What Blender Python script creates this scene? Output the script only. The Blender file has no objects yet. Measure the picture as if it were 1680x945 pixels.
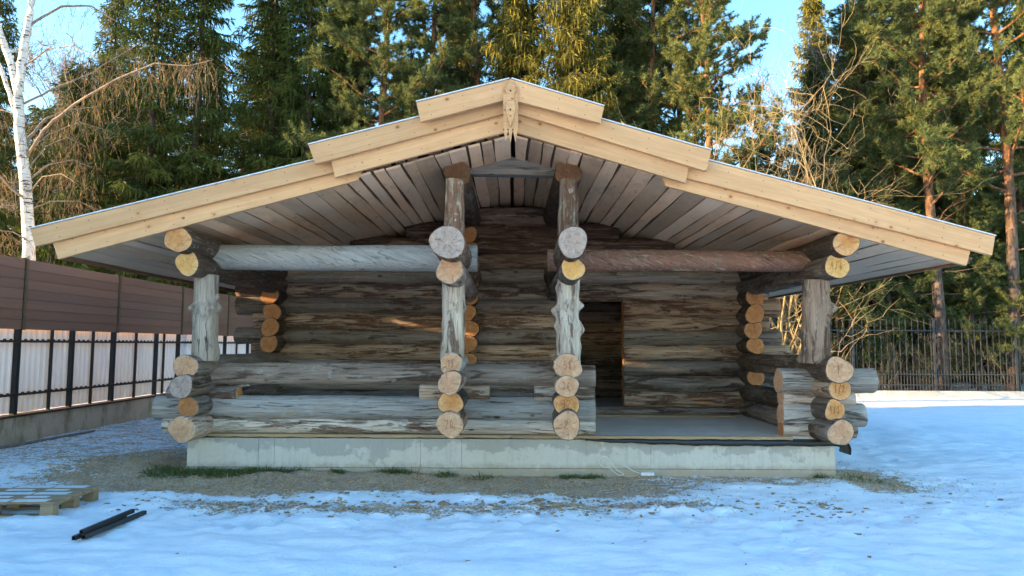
import bpy, math, random
import numpy as np
from mathutils import Vector, Matrix, noise

R = math.radians
scene = bpy.context.scene
col = scene.collection

# ------------------------------------------------------------------ camera
F_PX, PITCH, ROLL, EYE = 1165.0, R(4.6), R(0.3), 1.62
cam_d = bpy.data.cameras.new('camera')
cam = bpy.data.objects.new('camera', cam_d)
col.objects.link(cam)
cam.location = (0, 0, EYE)
CAM_R = Matrix.Rotation(math.pi / 2 + PITCH, 3, 'X') @ Matrix.Rotation(ROLL, 3, 'Z')
cam.rotation_euler = CAM_R.to_euler()
cam_d.sensor_width = 36.0
cam_d.lens = 36.0 * F_PX / 1680.0
cam_d.clip_end = 3000
cam_d.clip_start = 0.05
scene.camera = cam

# ------------------------------------------------------------------ sky and sun
SUN_EL = R(9.4)
TO_SUN = Vector((-0.98, -0.20, math.tan(SUN_EL))).normalized()
world = bpy.data.worlds.new('World')
scene.world = world
world.use_nodes = True
wn, wl = world.node_tree.nodes, world.node_tree.links
wn.clear()
sky = wn.new('ShaderNodeTexSky')
sky.sky_type = 'NISHITA'
sky.sun_disc = False
sky.sun_elevation = SUN_EL
sky.sun_rotation = math.atan2(TO_SUN.x, TO_SUN.y)
sky.air_density = 1.0
sky.dust_density = 0.4
sky.ozone_density = 1.6
bg = wn.new('ShaderNodeBackground')
bg.inputs['Strength'].default_value = 0.15
wo = wn.new('ShaderNodeOutputWorld')
hs = wn.new('ShaderNodeHueSaturation')
hs.inputs['Saturation'].default_value = 1.25
wl.new(sky.outputs[0], hs.inputs['Color'])
wl.new(hs.outputs[0], bg.inputs[0])
wl.new(bg.outputs[0], wo.inputs[0])

sun_d = bpy.data.lights.new('sun', 'SUN')
sun_d.energy = 4.2
sun_d.angle = R(0.5)
sun_d.color = (1.0, 0.70, 0.36)
sun = bpy.data.objects.new('sun', sun_d)
col.objects.link(sun)
sun.rotation_euler = TO_SUN.to_track_quat('Z', 'Y').to_euler()
sun.location = (-30, 0, 20)

vs = scene.view_settings
scene.display_settings.display_device = 'sRGB'
vs.view_transform = 'Standard'
vs.look = 'None'
vs.exposure = 2.5
vs.gamma = 1.0
vs.use_curve_mapping = False
scene.cycles.max_bounces = 6
scene.cycles.diffuse_bounces = 3
scene.cycles.transparent_max_bounces = 4
scene.cycles.use_adaptive_sampling = True
scene.cycles.adaptive_threshold = 0.03

# ------------------------------------------------------------------ helpers
def P(px, py, Y):
    """world point at depth Y seen at photograph pixel (px, py)"""
    d = CAM_R @ Vector(((px - 840.0) / F_PX, (472.5 - py) / F_PX, -1.0))
    t = Y / d.y
    return Vector((d.x * t, Y, EYE + d.z * t))

def tag(o, label=None, cat=None, group=None, kind=None):
    if label: o['label'] = label
    if cat: o['category'] = cat
    if group: o['group'] = group
    if kind: o['kind'] = kind
    return o

def empty(name, loc):
    o = bpy.data.objects.new(name, None)
    o.empty_display_size = 0.2
    col.objects.link(o)
    o.location = loc
    return o

WORLD = {}
def wpos(o):
    return WORLD.get(o.name, o.location.copy())

def link(name, me, parent=None, loc=(0, 0, 0), rot=None):
    """loc is a world position; parents are only translated or are logs (handled by local=)"""
    o = bpy.data.objects.new(name, me)
    col.objects.link(o)
    loc = Vector(loc)
    WORLD[o.name] = loc.copy()
    if parent is not None:
        o.parent = parent
        loc = loc - wpos(parent)
    o.location = loc
    if rot is not None:
        o.rotation_mode = 'QUATERNION'
        o.rotation_quaternion = rot
    return o

def mesh(name, verts, faces, mats, smooth=False, midx=None, auto=None):
    me = bpy.data.meshes.new(name)
    me.from_pydata([tuple(v) for v in verts], [], [tuple(f) for f in faces])
    for m in (mats if isinstance(mats, (list, tuple)) else [mats]):
        me.materials.append(m)
    if midx is not None:
        me.polygons.foreach_set('material_index', midx)
    if smooth:
        me.polygons.foreach_set('use_smooth', [True] * len(me.polygons))
    me.update()
    return me

def tri_mesh(name, V, T, mat, tint=None):
    me = bpy.data.meshes.new(name)
    V = np.asarray(V, dtype=np.float32); T = np.asarray(T, dtype=np.int32)
    me.vertices.add(len(V)); me.vertices.foreach_set('co', V.ravel())
    me.loops.add(T.size); me.loops.foreach_set('vertex_index', T.ravel())
    me.polygons.add(len(T))
    me.polygons.foreach_set('loop_start', np.arange(0, T.size, 3, dtype=np.int32))
    me.polygons.foreach_set('loop_total', np.full(len(T), 3, dtype=np.int32))
    if tint is not None:
        a = me.attributes.new('tint', 'FLOAT', 'POINT')
        a.data.foreach_set('value', np.asarray(tint, dtype=np.float32))
    me.materials.append(mat)
    me.update(calc_edges=True)
    me.validate()
    return me

class MB:
    def __init__(s): s.v = []; s.f = []
    def box(s, a, b, ch=0.0):
        x0, y0, z0 = a; x1, y1, z1 = b; n = len(s.v)
        s.v += [(x0,y0,z0),(x1,y0,z0),(x1,y1,z0),(x0,y1,z0),(x0,y0,z1),(x1,y0,z1),(x1,y1,z1),(x0,y1,z1)]
        s.f += [tuple(n+i for i in q) for q in ((0,3,2,1),(4,5,6,7),(0,1,5,4),(1,2,6,5),(2,3,7,6),(3,0,4,7))]
        return s
    def prism(s, poly, y0, y1):
        """poly: list of (x,z), extruded along y"""
        n = len(s.v); k = len(poly)
        s.v += [(x, y0, z) for x, z in poly] + [(x, y1, z) for x, z in poly]
        s.f.append(tuple(n + i for i in range(k)))
        s.f.append(tuple(n + k + i for i in reversed(range(k))))
        for i in range(k):
            j = (i + 1) % k
            s.f.append((n + j, n + i, n + k + i, n + k + j))
        return s
    def tube(s, pts, rad, sides=5, cap=True):
        pts = [Vector(p) for p in pts]; n0 = len(s.v)
        if not isinstance(rad, (list, tuple)): rad = [rad] * len(pts)
        up = Vector((0, 0, 1))
        for i, p in enumerate(pts):
            d = (pts[min(i+1, len(pts)-1)] - pts[max(i-1, 0)])
            if d.length < 1e-9: d = Vector((0, 0, 1))
            d.normalize()
            a = d.cross(up)
            if a.length < 1e-3: a = d.cross(Vector((1, 0, 0)))
            a.normalize(); b = d.cross(a)
            for k in range(sides):
                t = 2 * math.pi * k / sides
                s.v.append(tuple(p + (a * math.cos(t) + b * math.sin(t)) * rad[i]))
        for i in range(len(pts) - 1):
            for k in range(sides):
                k2 = (k + 1) % sides; q = n0 + i * sides
                s.f.append((q + k, q + k2, q + sides + k2, q + sides + k))
        if cap:
            s.f.append(tuple(n0 + k for k in reversed(range(sides))))
            q = n0 + (len(pts) - 1) * sides
            s.f.append(tuple(q + k for k in range(sides)))
        return s
    def build(s, name, mat, parent=None, origin=None, smooth=False):
        o = Vector(origin) if origin is not None else (wpos(parent) if parent is not None else Vector((0, 0, 0)))
        me = mesh(name, [(v[0]-o.x, v[1]-o.y, v[2]-o.z) for v in s.v], s.f, mat, smooth)
        return link(name, me, parent, o)

# ------------------------------------------------------------------ materials
class NT:
    """small node graph writer"""
    def __init__(s, name):
        s.m = bpy.data.materials.new(name); s.m.use_nodes = True
        s.t = s.m.node_tree; s.t.nodes.clear()
        s.out = s.t.nodes.new('ShaderNodeOutputMaterial')
    def n(s, typ, **kw):
        nd = s.t.nodes.new(typ)
        for k, v in kw.items():
            if k.startswith('i_'):
                key = k[2:]
                key = int(key) if key.isdigit() else key.replace('_', ' ')
                s.set(nd.inputs[key], v)
            else: setattr(nd, k, v)
        return nd
    def set(s, inp, v):
        if isinstance(v, bpy.types.NodeSocket): s.t.links.new(v, inp)
        elif isinstance(v, (tuple, list)) and inp.type == 'RGBA' and len(v) == 3: inp.default_value = (*v, 1)
        else: inp.default_value = v
    def math(s, op, a, b=0.0, c=0.0, clamp=False):
        nd = s.n('ShaderNodeMath', operation=op, use_clamp=clamp)
        s.set(nd.inputs[0], a); s.set(nd.inputs[1], b); s.set(nd.inputs[2], c)
        return nd.outputs[0]
    def vmath(s, op, a, b):
        nd = s.n('ShaderNodeVectorMath', operation=op)
        s.set(nd.inputs[0], a); s.set(nd.inputs[1], b)
        return nd.outputs[0]
    def noise(s, vec, scale=1.0, detail=4.0, rough=0.55, dist=0.0):
        nd = s.n('ShaderNodeTexNoise')
        s.set(nd.inputs['Vector'], vec); nd.inputs['Scale'].default_value = scale
        nd.inputs['Detail'].default_value = detail; nd.inputs['Roughness'].default_value = rough
        nd.inputs['Distortion'].default_value = dist
        return nd.outputs['Fac']
    def ramp(s, fac, a, b, va=0.0, vb=1.0):
        nd = s.n('ShaderNodeMapRange', interpolation_type='SMOOTHSTEP')
        s.set(nd.inputs[0], fac); nd.inputs[1].default_value = a; nd.inputs[2].default_value = b
        nd.inputs[3].default_value = va; nd.inputs[4].default_value = vb
        return nd.outputs[0]
    def mix(s, fac, a, b, mode='MIX'):
        nd = s.n('ShaderNodeMix', data_type='RGBA', blend_type=mode)
        s.set(nd.inputs[0], fac); s.set(nd.inputs[6], a); s.set(nd.inputs[7], b)
        return nd.outputs[2]
    def obj(s): return s.n('ShaderNodeTexCoord').outputs['Object']
    def geo(s): return s.n('ShaderNodeNewGeometry').outputs['Position']
    def rand(s): return s.n('ShaderNodeObjectInfo').outputs['Random']
    def scale(s, v, k): return s.vmath('MULTIPLY', v, k)
    def sep(s, v):
        nd = s.n('ShaderNodeSeparateXYZ'); s.set(nd.inputs[0], v); return nd.outputs
    def comb(s, x, y, z):
        nd = s.n('ShaderNodeCombineXYZ')
        for i, q in enumerate((x, y, z)): s.set(nd.inputs[i], q)
        return nd.outputs[0]
    def bump(s, h, strength=0.5, dist=0.01):
        nd = s.n('ShaderNodeBump'); nd.inputs['Strength'].default_value = strength
        nd.inputs['Distance'].default_value = dist; s.set(nd.inputs['Height'], h)
        return nd.outputs[0]
    def bsdf(s, color, rough=0.8, normal=None, metal=0.0, spec=0.3):
        nd = s.n('ShaderNodeBsdfPrincipled')
        s.set(nd.inputs['Base Color'], color); s.set(nd.inputs['Roughness'], rough)
        nd.inputs['Metallic'].default_value = metal
        nd.inputs['Specular IOR Level'].default_value = spec
        if normal is not None: s.set(nd.inputs['Normal'], normal)
        return nd
    def done(s, shader):
        s.t.links.new(shader if isinstance(shader, bpy.types.NodeSocket) else shader.outputs[0], s.out.inputs[0])
        return s.m

def log_mat(name, light, dark, bark, bark_lo, bark_hi, shear=0.0, crack=1.0, lichen=0.0, tan=(0.36, 0.22, 0.11), tan_amt=0.5):
    """weathered round timber, grain along local X"""
    g = NT(name)
    rnd = g.rand()
    o = g.obj()
    off = g.comb(g.math('MULTIPLY', rnd, 91.0), g.math('MULTIPLY', rnd, 37.0), g.math('MULTIPLY', rnd, 53.0))
    p = g.vmath('ADD', o, off)
    if shear:
        x, y, z = g.sep(p)
        p = g.comb(x, y, g.math('ADD', z, g.math('MULTIPLY', x, shear)))
    fine = g.noise(g.scale(p, (3.0, 60, 60)), 1, 5, 0.6)
    streak = g.noise(g.scale(p, (0.9, 11, 11)), 1, 5, 0.62, 0.4)
    blot = g.noise(g.scale(p, (1.5, 11, 11)), 1, 7, 0.70, 0.7)
    # bark clings to some stretches and some logs more than to others
    big = g.noise(g.scale(g.vmath('ADD', p, (3.1, 5.7, 8.2)), (0.7, 2.2, 2.2)), 1, 3, 0.55)
    own = g.math('FRACT', g.math('MULTIPLY', rnd, 5.17))
    blot = g.math('ADD', blot, g.math('ADD', g.math('MULTIPLY', g.math('SUBTRACT', big, 0.5), 0.42), g.math('MULTIPLY', g.math('SUBTRACT', own, 0.55), 0.13)))
    blot2 = g.noise(g.scale(g.vmath('ADD', p, (7.3, 2.1, 4.4)), (1.1, 7, 7)), 1, 6, 0.7, 1.2)
    crk = g.noise(g.scale(p, (0.55, 26, 26)), 1, 3, 0.5, 0.2)
    c = g.mix(g.ramp(streak, 0.22, 0.72), dark, light)
    c = g.mix(g.math('MULTIPLY', g.ramp(fine, 0.35, 0.75), 0.45), c, tuple(v * 1.35 for v in light))
    c = g.mix(g.math('MULTIPLY', g.ramp(blot2, 0.56, 0.66), tan_amt), c, tan)
    bm = g.math('MULTIPLY', 0.88, g.ramp(g.math('ADD', blot, g.math('MULTIPLY', g.math('SUBTRACT', fine, 0.5), 0.25)), bark_lo, bark_hi))
    barkc = g.mix(g.ramp(fine, 0.3, 0.7), tuple(v * 0.5 for v in bark), tuple(v * 1.4 for v in bark))
    c = g.mix(bm, c, barkc)
    if lichen:
        ln = g.noise(g.scale(p, (9, 14, 14)), 1, 5, 0.7)
        c = g.mix(g.math('MULTIPLY', g.ramp(ln, 0.56, 0.66), lichen), c, (0.5, 0.49, 0.44))
    line = g.math('MULTIPLY', g.ramp(g.math('ABSOLUTE', g.math('SUBTRACT', crk, 0.5)), 0.0, 0.013, 1.0, 0.0), g.math('MULTIPLY', 0.75, crack))
    line = g.math('MULTIPLY', line, g.ramp(streak, 0.4, 0.6))
    c = g.mix(line, c, (0.02, 0.016, 0.013))
    kv = g.n('ShaderNodeTexVoronoi'); g.set(kv.inputs['Vector'], g.scale(p, (2.6, 5.0, 5.0))); kv.inputs['Scale'].default_value = 1.0
    kn = g.math('MULTIPLY', g.ramp(kv.outputs['Distance'], 0.07, 0.15, 1.0, 0.0), g.ramp(g.sep(kv.outputs['Color'])[0], 0.55, 0.6))
    c = g.mix(g.math('MULTIPLY', kn, 0.8), c, (0.055, 0.028, 0.016))
    r2 = g.math('FRACT', g.math('MULTIPLY', rnd, 13.7))
    c = g.mix(g.math('MULTIPLY', r2, 0.55), c, g.mix(1.0, c, (1.12, 0.90, 0.70), 'MULTIPLY'))
    # each log weathers to its own tone
    tone = g.math('ADD', 0.66, g.math('MULTIPLY', rnd, 0.66))
    c = g.mix(1.0, c, g.comb(tone, tone, tone), 'MULTIPLY')
    h = g.math('ADD', g.math('MULTIPLY', fine, 0.25), g.math('MULTIPLY', bm, 0.5))
    h = g.math('SUBTRACT', g.math('ADD', h, g.math('MULTIPLY', streak, 0.5)), g.math('MULTIPLY', line, 1.2))
    return g.done(g.bsdf(c, 0.85, g.bump(h, 1.0, 0.02), spec=0.2))

def end_mat(name, heart, sap, dirt, dirt_amt):
    """sawn log end: rings, checks and weather stains in the local YZ plane"""
    g = NT(name)
    rnd = g.rand(); o = g.obj()
    off = g.comb(g.math('MULTIPLY', rnd, 17.0), g.math('MULTIPLY', rnd, 71.0), g.math('MULTIPLY', rnd, 29.0))
    p = g.vmath('ADD', o, off)
    x, y, z = g.sep(o)
    cx = g.math('MULTIPLY', g.math('SUBTRACT', rnd, 0.5), 0.05)
    y2 = g.math('SUBTRACT', y, cx)
    z2 = g.math('ADD', z, g.math('MULTIPLY', cx, 0.7))
    r = g.math('SQRT', g.math('ADD', g.math('MULTIPLY', y2, y2), g.math('MULTIPLY', z2, z2)))
    wob = g.noise(g.scale(p, (1, 1, 1)), 9, 3, 0.5)
    rr = g.math('ADD', r, g.math('MULTIPLY', wob, 0.035))
    ring = g.math('SINE', g.math('MULTIPLY', rr, 520.0))
    ring2 = g.math('SINE', g.math('MULTIPLY', rr, 165.0))
    rings = g.math('ADD', g.math('MULTIPLY', ring, 0.22), g.math('ADD', g.math('MULTIPLY', ring2, 0.16), 0.5))
    c = g.mix(g.ramp(r, 0.07, 0.12), heart, sap)
    c = g.mix(g.math('MULTIPLY', rings, 0.30), c, tuple(v * 0.5 for v in heart))
    blot = g.noise(p, 16, 6, 0.65, 0.6)
    c = g.mix(g.math('MULTIPLY', g.ramp(blot, 0.42, 0.68), dirt_amt), c, dirt)
    pale = g.noise(g.vmath('ADD', p, (4, 9, 1)), 11, 5, 0.6, 0.5)
    c = g.mix(g.math('MULTIPLY', g.ramp(pale, 0.54, 0.68), 0.35), c, tuple(min(0.8, v * 1.5) for v in sap))
    ang = g.math('ARCTAN2', z2, y2)
    an = g.noise(g.comb(g.math('MULTIPLY', g.math('COSINE', ang), 2.2), g.math('MULTIPLY', g.math('SINE', ang), 2.2), g.math('ADD', g.math('MULTIPLY', rnd, 40.0), g.math('MULTIPLY', r, 1.5))), 1.6, 2, 0.5)
    chk = g.ramp(g.math('ABSOLUTE', g.math('SUBTRACT', an, 0.5)), 0.0, 0.009, 1.0, 0.0)
    chk = g.math('MULTIPLY', chk, g.ramp(r, 0.005, 0.03))
    c = g.mix(g.math('MULTIPLY', chk, 0.55), c, (0.03, 0.018, 0.01))
    saw = g.noise(g.scale(p, (20, 20, 160)), 1, 3, 0.6)
    edge = g.ramp(g.noise(p, 40, 3, 0.6), 0.4, 0.7)
    c = g.mix(g.math('MULTIPLY', edge, 0.22), c, dirt)
    h = g.math('SUBTRACT', g.math('ADD', g.math('MULTIPLY', saw, 0.5), g.math('MULTIPLY', rings, 0.3)), g.math('MULTIPLY', chk, 2.0))
    return g.done(g.bsdf(c, 0.85, g.bump(h, 0.6, 0.006), spec=0.2))

def board_mat(name, a, b, knot, knot_amt=1.0, stain=None, stain_amt=0.0, axis='X', var=0.2, grey=None, grey_amt=0.0):
    """sawn board with grain along one local axis"""
    g = NT(name)
    rnd = g.rand(); o = g.obj()
    if axis == 'Y':
        x, y, z = g.sep(o); o = g.comb(y, x, z)
    p = g.vmath('ADD', o, g.comb(g.math('MULTIPLY', rnd, 63.0), g.math('MULTIPLY', rnd, 31.0), g.math('MULTIPLY', rnd, 47.0)))
    wav = g.noise(g.scale(p, (0.8, 3, 3)), 1, 2, 0.5)
    p2 = g.vmath('ADD', p, g.comb(0.0, g.math('MULTIPLY', wav, 0.06), g.math('MULTIPLY', wav, 0.06)))
    grain = g.noise(g.scale(p2, (1.2, 42, 42)), 1, 4, 0.6)
    broad = g.noise(g.scale(p, (0.7, 6, 6)), 1, 4, 0.6)
    c = g.mix(g.ramp(grain, 0.25, 0.75), a, b)
    c = g.mix(g.math('MULTIPLY', g.ramp(broad, 0.4, 0.7), 0.5), c, tuple(v * 0.82 for v in b))
    vor = g.n('ShaderNodeTexVoronoi', feature='F1')
    g.set(vor.inputs['Vector'], g.scale(p, (4.2, 5.5, 5.5))); vor.inputs['Scale'].default_value = 1.0
    pick = g.sep(vor.outputs['Color'])[0]
    kd = g.math('MULTIPLY', g.ramp(vor.outputs['Distance'], 0.06, 0.13, 1.0, 0.0), g.ramp(pick, 0.28, 0.32))
    c = g.mix(g.math('MULTIPLY', kd, knot_amt), c, knot)
    halo = g.math('MULTIPLY', g.ramp(vor.outputs['Distance'], 0.08, 0.3, 1.0, 0.0), g.ramp(pick, 0.5, 0.55))
    c = g.mix(g.math('MULTIPLY', halo, 0.25 * knot_amt), c, tuple(v * 2.2 for v in knot))
    if stain:
        st = g.noise(g.scale(p, (1.4, 4, 4)), 1.3, 6, 0.7, 0.7)
        c = g.mix(g.math('MULTIPLY', g.ramp(st, 0.48, 0.68), stain_amt), c, stain)
    if grey:
        gp = g.ramp(g.math('FRACT', g.math('MULTIPLY', rnd, 7.31)), 0.3, 0.9)
        c = g.mix(g.math('MULTIPLY', gp, grey_amt), c, grey)
    tone = g.math('ADD', 1.0 - var, g.math('MULTIPLY', rnd, 2 * var))
    c = g.mix(1.0, c, g.comb(tone, tone, tone), 'MULTIPLY')
    return g.done(g.bsdf(c, 0.75, g.bump(grain, 0.35, 0.004), spec=0.25))

def plain(name, colr, rough=0.7, metal=0.0, nscale=8.0, namt=0.3, bumpd=0.003, spec=0.3):
    g = NT(name)
    o = g.geo()
    n1 = g.noise(o, nscale, 5, 0.6)
    c = g.mix(g.math('MULTIPLY', g.ramp(n1, 0.3, 0.7), namt), colr, tuple(v * 0.45 for v in colr))
    return g.done(g.bsdf(c, rough, g.bump(n1, 0.4, bumpd), metal, spec))

M = {}
M['grey'] = log_mat('weathered_grey_log', (0.42, 0.37, 0.33), (0.18, 0.15, 0.128), (0.085, 0.05, 0.03), 0.535, 0.63, tan_amt=0.5, lichen=0.3)
M['beam_grey'] = log_mat('grey_beam', (0.37, 0.36, 0.35), (0.23, 0.22, 0.212), (0.42, 0.32, 0.2), 0.68, 0.74, shear=0.42, tan_amt=0.12)
M['mixed'] = log_mat('patchy_log', (0.48, 0.345, 0.25), (0.17, 0.10, 0.066), (0.105, 0.048, 0.027), 0.485, 0.575, tan=(0.58, 0.28, 0.11), tan_amt=0.85, lichen=0.3)
M['slate'] = log_mat('slate_log', (0.27, 0.225, 0.195), (0.10, 0.076, 0.062), (0.085, 0.042, 0.026), 0.515, 0.61, tan=(0.46, 0.26, 0.12), tan_amt=0.45, lichen=0.25)
M['brown'] = log_mat('brown_log', (0.22, 0.14, 0.105), (0.06, 0.036, 0.027), (0.06, 0.032, 0.023), 0.46, 0.56, tan=(0.38, 0.29, 0.22), tan_amt=0.5)
M['bark_red'] = log_mat('red_bark_log', (0.46, 0.39, 0.30), (0.40, 0.24, 0.11), (0.17, 0.07, 0.05), 0.27, 0.40, shear=0.55, tan=(0.5, 0.3, 0.12), tan_amt=0.9, lichen=0.15)
M['bark_dark'] = log_mat('dark_bark_log', (0.18, 0.14, 0.112), (0.075, 0.055, 0.043), (0.07, 0.044, 0.03), 0.40, 0.56, tan_amt=0.2, lichen=0.25)
M['bark_rough'] = log_mat('scaly_bark_log', (0.42, 0.34, 0.27), (0.19, 0.115, 0.075), (0.16, 0.075, 0.042), 0.34, 0.46, tan_amt=0.6, lichen=0.8)
M['silver'] = log_mat('silver_log', (0.58, 0.50, 0.425), (0.29, 0.235, 0.19), (0.13, 0.07, 0.045), 0.535, 0.63, crack=1.0, lichen=0.5, tan_amt=0.3)
M['pale_brown'] = log_mat('pale_brown_log', (0.46, 0.355, 0.285), (0.22, 0.15, 0.11), (0.12, 0.06, 0.038), 0.47, 0.60, lichen=0.6, tan_amt=0.4)
M['end_fresh'] = end_mat('fresh_cut_end', (0.66, 0.29, 0.10), (0.72, 0.38, 0.17), (0.34, 0.15, 0.06), 0.5)
M['end_orange'] = end_mat('orange_cut_end', (0.46, 0.19, 0.07), (0.50, 0.22, 0.09), (0.19, 0.09, 0.04), 0.5)
M['end_yellow'] = end_mat('yellow_cut_end', (0.76, 0.40, 0.125), (0.78, 0.46, 0.19), (0.40, 0.19, 0.07), 0.4)
M['end_brown'] = end_mat('brown_cut_end', (0.17, 0.08, 0.042), (0.19, 0.095, 0.05), (0.08, 0.045, 0.03), 0.6)  # brown ends, darkened further to hold the shade under the ridge
M['end_pale'] = end_mat('pale_cut_end', (0.62, 0.325, 0.175), (0.64, 0.37, 0.215), (0.29, 0.17, 0.11), 0.6)
M['end_grey'] = end_mat('grey_cut_end', (0.44, 0.315, 0.255), (0.46, 0.345, 0.285), (0.20, 0.15, 0.125), 0.65)
M['pine'] = board_mat('new_pine_board', (0.70, 0.405, 0.21), (0.60, 0.325, 0.155), (0.20, 0.075, 0.03), 0.9, (0.50, 0.26, 0.115), 0.4, var=0.12)
M['soffit'] = board_mat('grey_soffit_board', (0.90, 0.565, 0.355), (0.80, 0.485, 0.30), (0.18, 0.10, 0.06), 0.7, (0.40, 0.27, 0.19), 0.45, axis='Y', var=0.34, grey=(0.68, 0.49, 0.35), grey_amt=0.6)
M['slab'] = board_mat('bark_edged_slab', (0.24, 0.14, 0.088), (0.13, 0.075, 0.05), (0.03, 0.02, 0.015), 0.3, (0.15, 0.12, 0.1), 0.6, axis='Y', var=0.3)
M['collar'] = log_mat('hewn_grey_beam', (0.36, 0.34, 0.325), (0.21, 0.195, 0.185), (0.10, 0.07, 0.05), 0.66, 0.75, tan_amt=0.1)
M['edge_wood'] = board_mat('sill_board', (0.46, 0.32, 0.18), (0.36, 0.23, 0.12), (0.12, 0.06, 0.03), 0.6, (0.25, 0.18, 0.12), 0.5, var=0.15)
M['eave'] = board_mat('eave_board', (0.26, 0.15, 0.08), (0.19, 0.10, 0.055), (0.08, 0.04, 0.02), 0.6, (0.08, 0.06, 0.05), 0.5, axis='Y', var=0.15)
M['fresh_board'] = board_mat('orange_plank', (0.62, 0.33, 0.11), (0.55, 0.27, 0.08), (0.2, 0.08, 0.03), 0.5, var=0.05)
M['pallet'] = board_mat('pallet_wood', (0.36, 0.25, 0.15), (0.26, 0.175, 0.10), (0.14, 0.09, 0.06), 0.5, (0.2, 0.17, 0.14), 0.5, var=0.2)
M['frost'] = plain('frosted_edge', (0.68, 0.70, 0.73), 0.7, 0, 30, 0.4, 0.004)
M['membrane'] = plain('black_membrane', (0.02, 0.021, 0.023), 0.45, 0, 14, 0.4, 0.01, 0.5)
M['deck'] = plain('grey_deck', (0.58, 0.50, 0.42), 0.8, 0, 3, 0.3, 0.002)
M['pencil'] = plain('dark_crayon', (0.10, 0.05, 0.032), 0.8, 0, 40, 0.1)
M['hole'] = plain('drilled_hole', (0.05, 0.025, 0.012), 0.9, 0, 40, 0.1)
M['black_steel'] = plain('black_steel', (0.016, 0.017, 0.02), 0.55, 0.0, 20, 0.3, 0.002, 0.5)
M['grey_steel'] = plain('grey_fence_steel', (0.035, 0.035, 0.038), 0.6, 0.0, 20, 0.3, 0.002, 0.4)
M['rust'] = plain('brown_clip_rail', (0.055, 0.03, 0.024), 0.6, 0, 20, 0.4, 0.002, 0.4)
M['cable'] = plain('white_cable', (0.72, 0.72, 0.66), 0.5, 0, 10, 0.15)
M['gold_edge'] = plain('bronze_joint_strip', (0.16, 0.095, 0.05), 0.5, 0, 12, 0.4, 0.002, 0.5)

def brown_board_mat():
    g = NT('brown_composite_board')
    rnd = g.rand(); p = g.geo()
    gr = g.noise(g.scale(p, (30, 1.2, 40)), 1, 4, 0.6)
    br = g.noise(g.scale(p, (2, 0.5, 3)), 1, 4, 0.6)
    c = g.mix(gr, (0.31, 0.145, 0.088), (0.21, 0.098, 0.06))
    c = g.mix(g.math('MULTIPLY', g.ramp(br, 0.45, 0.75), 0.4), c, (0.22, 0.14, 0.115))
    t = g.math('ADD', 0.85, g.math('MULTIPLY', rnd, 0.3))
    c = g.mix(1.0, c, g.comb(t, t, t), 'MULTIPLY')
    return g.done(g.bsdf(c, 0.6, g.bump(gr, 0.3, 0.003), spec=0.35))
M['brown_board'] = brown_board_mat()

def white_sheet_mat():
    g = NT('white_corrugated_sheet')
    p = g.geo(); rnd = g.rand()
    drip = g.noise(g.scale(p, (8, 14, 0.9)), 1, 5, 0.65)
    c = g.mix(g.math('MULTIPLY', g.ramp(drip, 0.45, 0.7), 0.5), (0.74, 0.72, 0.71), (0.52, 0.49, 0.47))
    d = g.n('ShaderNodeBsdfDiffuse'); g.set(d.inputs[0], c)
    t = g.n('ShaderNodeBsdfTranslucent'); g.set(t.inputs[0], g.mix(0.5, c, (0.75, 0.70, 0.66)))
    ms = g.n('ShaderNodeMixShader'); ms.inputs[0].default_value = 0.025
    g.t.links.new(d.outputs[0], ms.inputs[1]); g.t.links.new(t.outputs[0], ms.inputs[2])
    return g.done(ms)
M['sheet'] = white_sheet_mat()

def concrete_mat(name, base, damp, top_z=None, moss=0.0):
    g = NT(name)
    p = g.geo()
    x, y, z = g.sep(p)
    n1 = g.noise(p, 2.2, 6, 0.65); n2 = g.noise(p, 22, 5, 0.65)
    c = g.mix(g.math('MULTIPLY', g.ramp(n2, 0.35, 0.7), 0.3), base, tuple(v * 0.75 for v in base))
    if top_z is not None:   # damp soaking down in tongues from under the sill
        w = g.math('ADD', g.math('MULTIPLY', n1, 1.25), g.math('MULTIPLY', n2, 0.06))
        lvl = g.math('SUBTRACT', g.math('SUBTRACT', top_z, z), g.math('SUBTRACT', w, 0.50))
        c = g.mix(g.ramp(lvl, -0.05, 0.03, 0.7, 0.0), c, damp)
    else:
        c = g.mix(g.math('MULTIPLY', g.ramp(n1, 0.4, 0.65), 0.7), c, damp)
    vor = g.n('ShaderNodeTexVoronoi'); g.set(vor.inputs['Vector'], p); vor.inputs['Scale'].default_value = 26
    pit = g.math('MULTIPLY', g.ramp(vor.outputs['Distance'], 0.06, 0.14, 1.0, 0.0), g.ramp(g.sep(vor.outputs['Color'])[1], 0.6, 0.7))
    c = g.mix(g.math('MULTIPLY', pit, 0.7), c, (0.10, 0.085, 0.07))
    if top_z is not None:   # mud splashed up from the ground
        mud = g.math('SUBTRACT', z, g.math('MULTIPLY', g.noise(p, 7, 6, 0.75), 0.26))
        c = g.mix(g.ramp(mud, -0.10, 0.03, 0.7, 0.0), c, (0.30, 0.22, 0.145))
        run = g.noise(g.scale(p, (16, 16, 1.1)), 1, 5, 0.65)
        c = g.mix(g.math('MULTIPLY', g.ramp(run, 0.5, 0.72), 0.35), c, tuple(v * 0.9 for v in damp))
    if moss:
        mn = g.noise(g.scale(p, (1, 1.5, 0.5)), 1.6, 6, 0.7)
        c = g.mix(g.math('MULTIPLY', g.ramp(mn, 0.5, 0.66), moss), c, (0.13, 0.11, 0.035))
    h = g.math('SUBTRACT', g.math('MULTIPLY', n2, 0.5), pit)
    return g.done(g.bsdf(c, 0.85, g.bump(h, 0.5, 0.006), spec=0.2))
M['concrete'] = concrete_mat('pale_concrete', (0.58, 0.53, 0.46), (0.33, 0.305, 0.27), 0.45)
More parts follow.
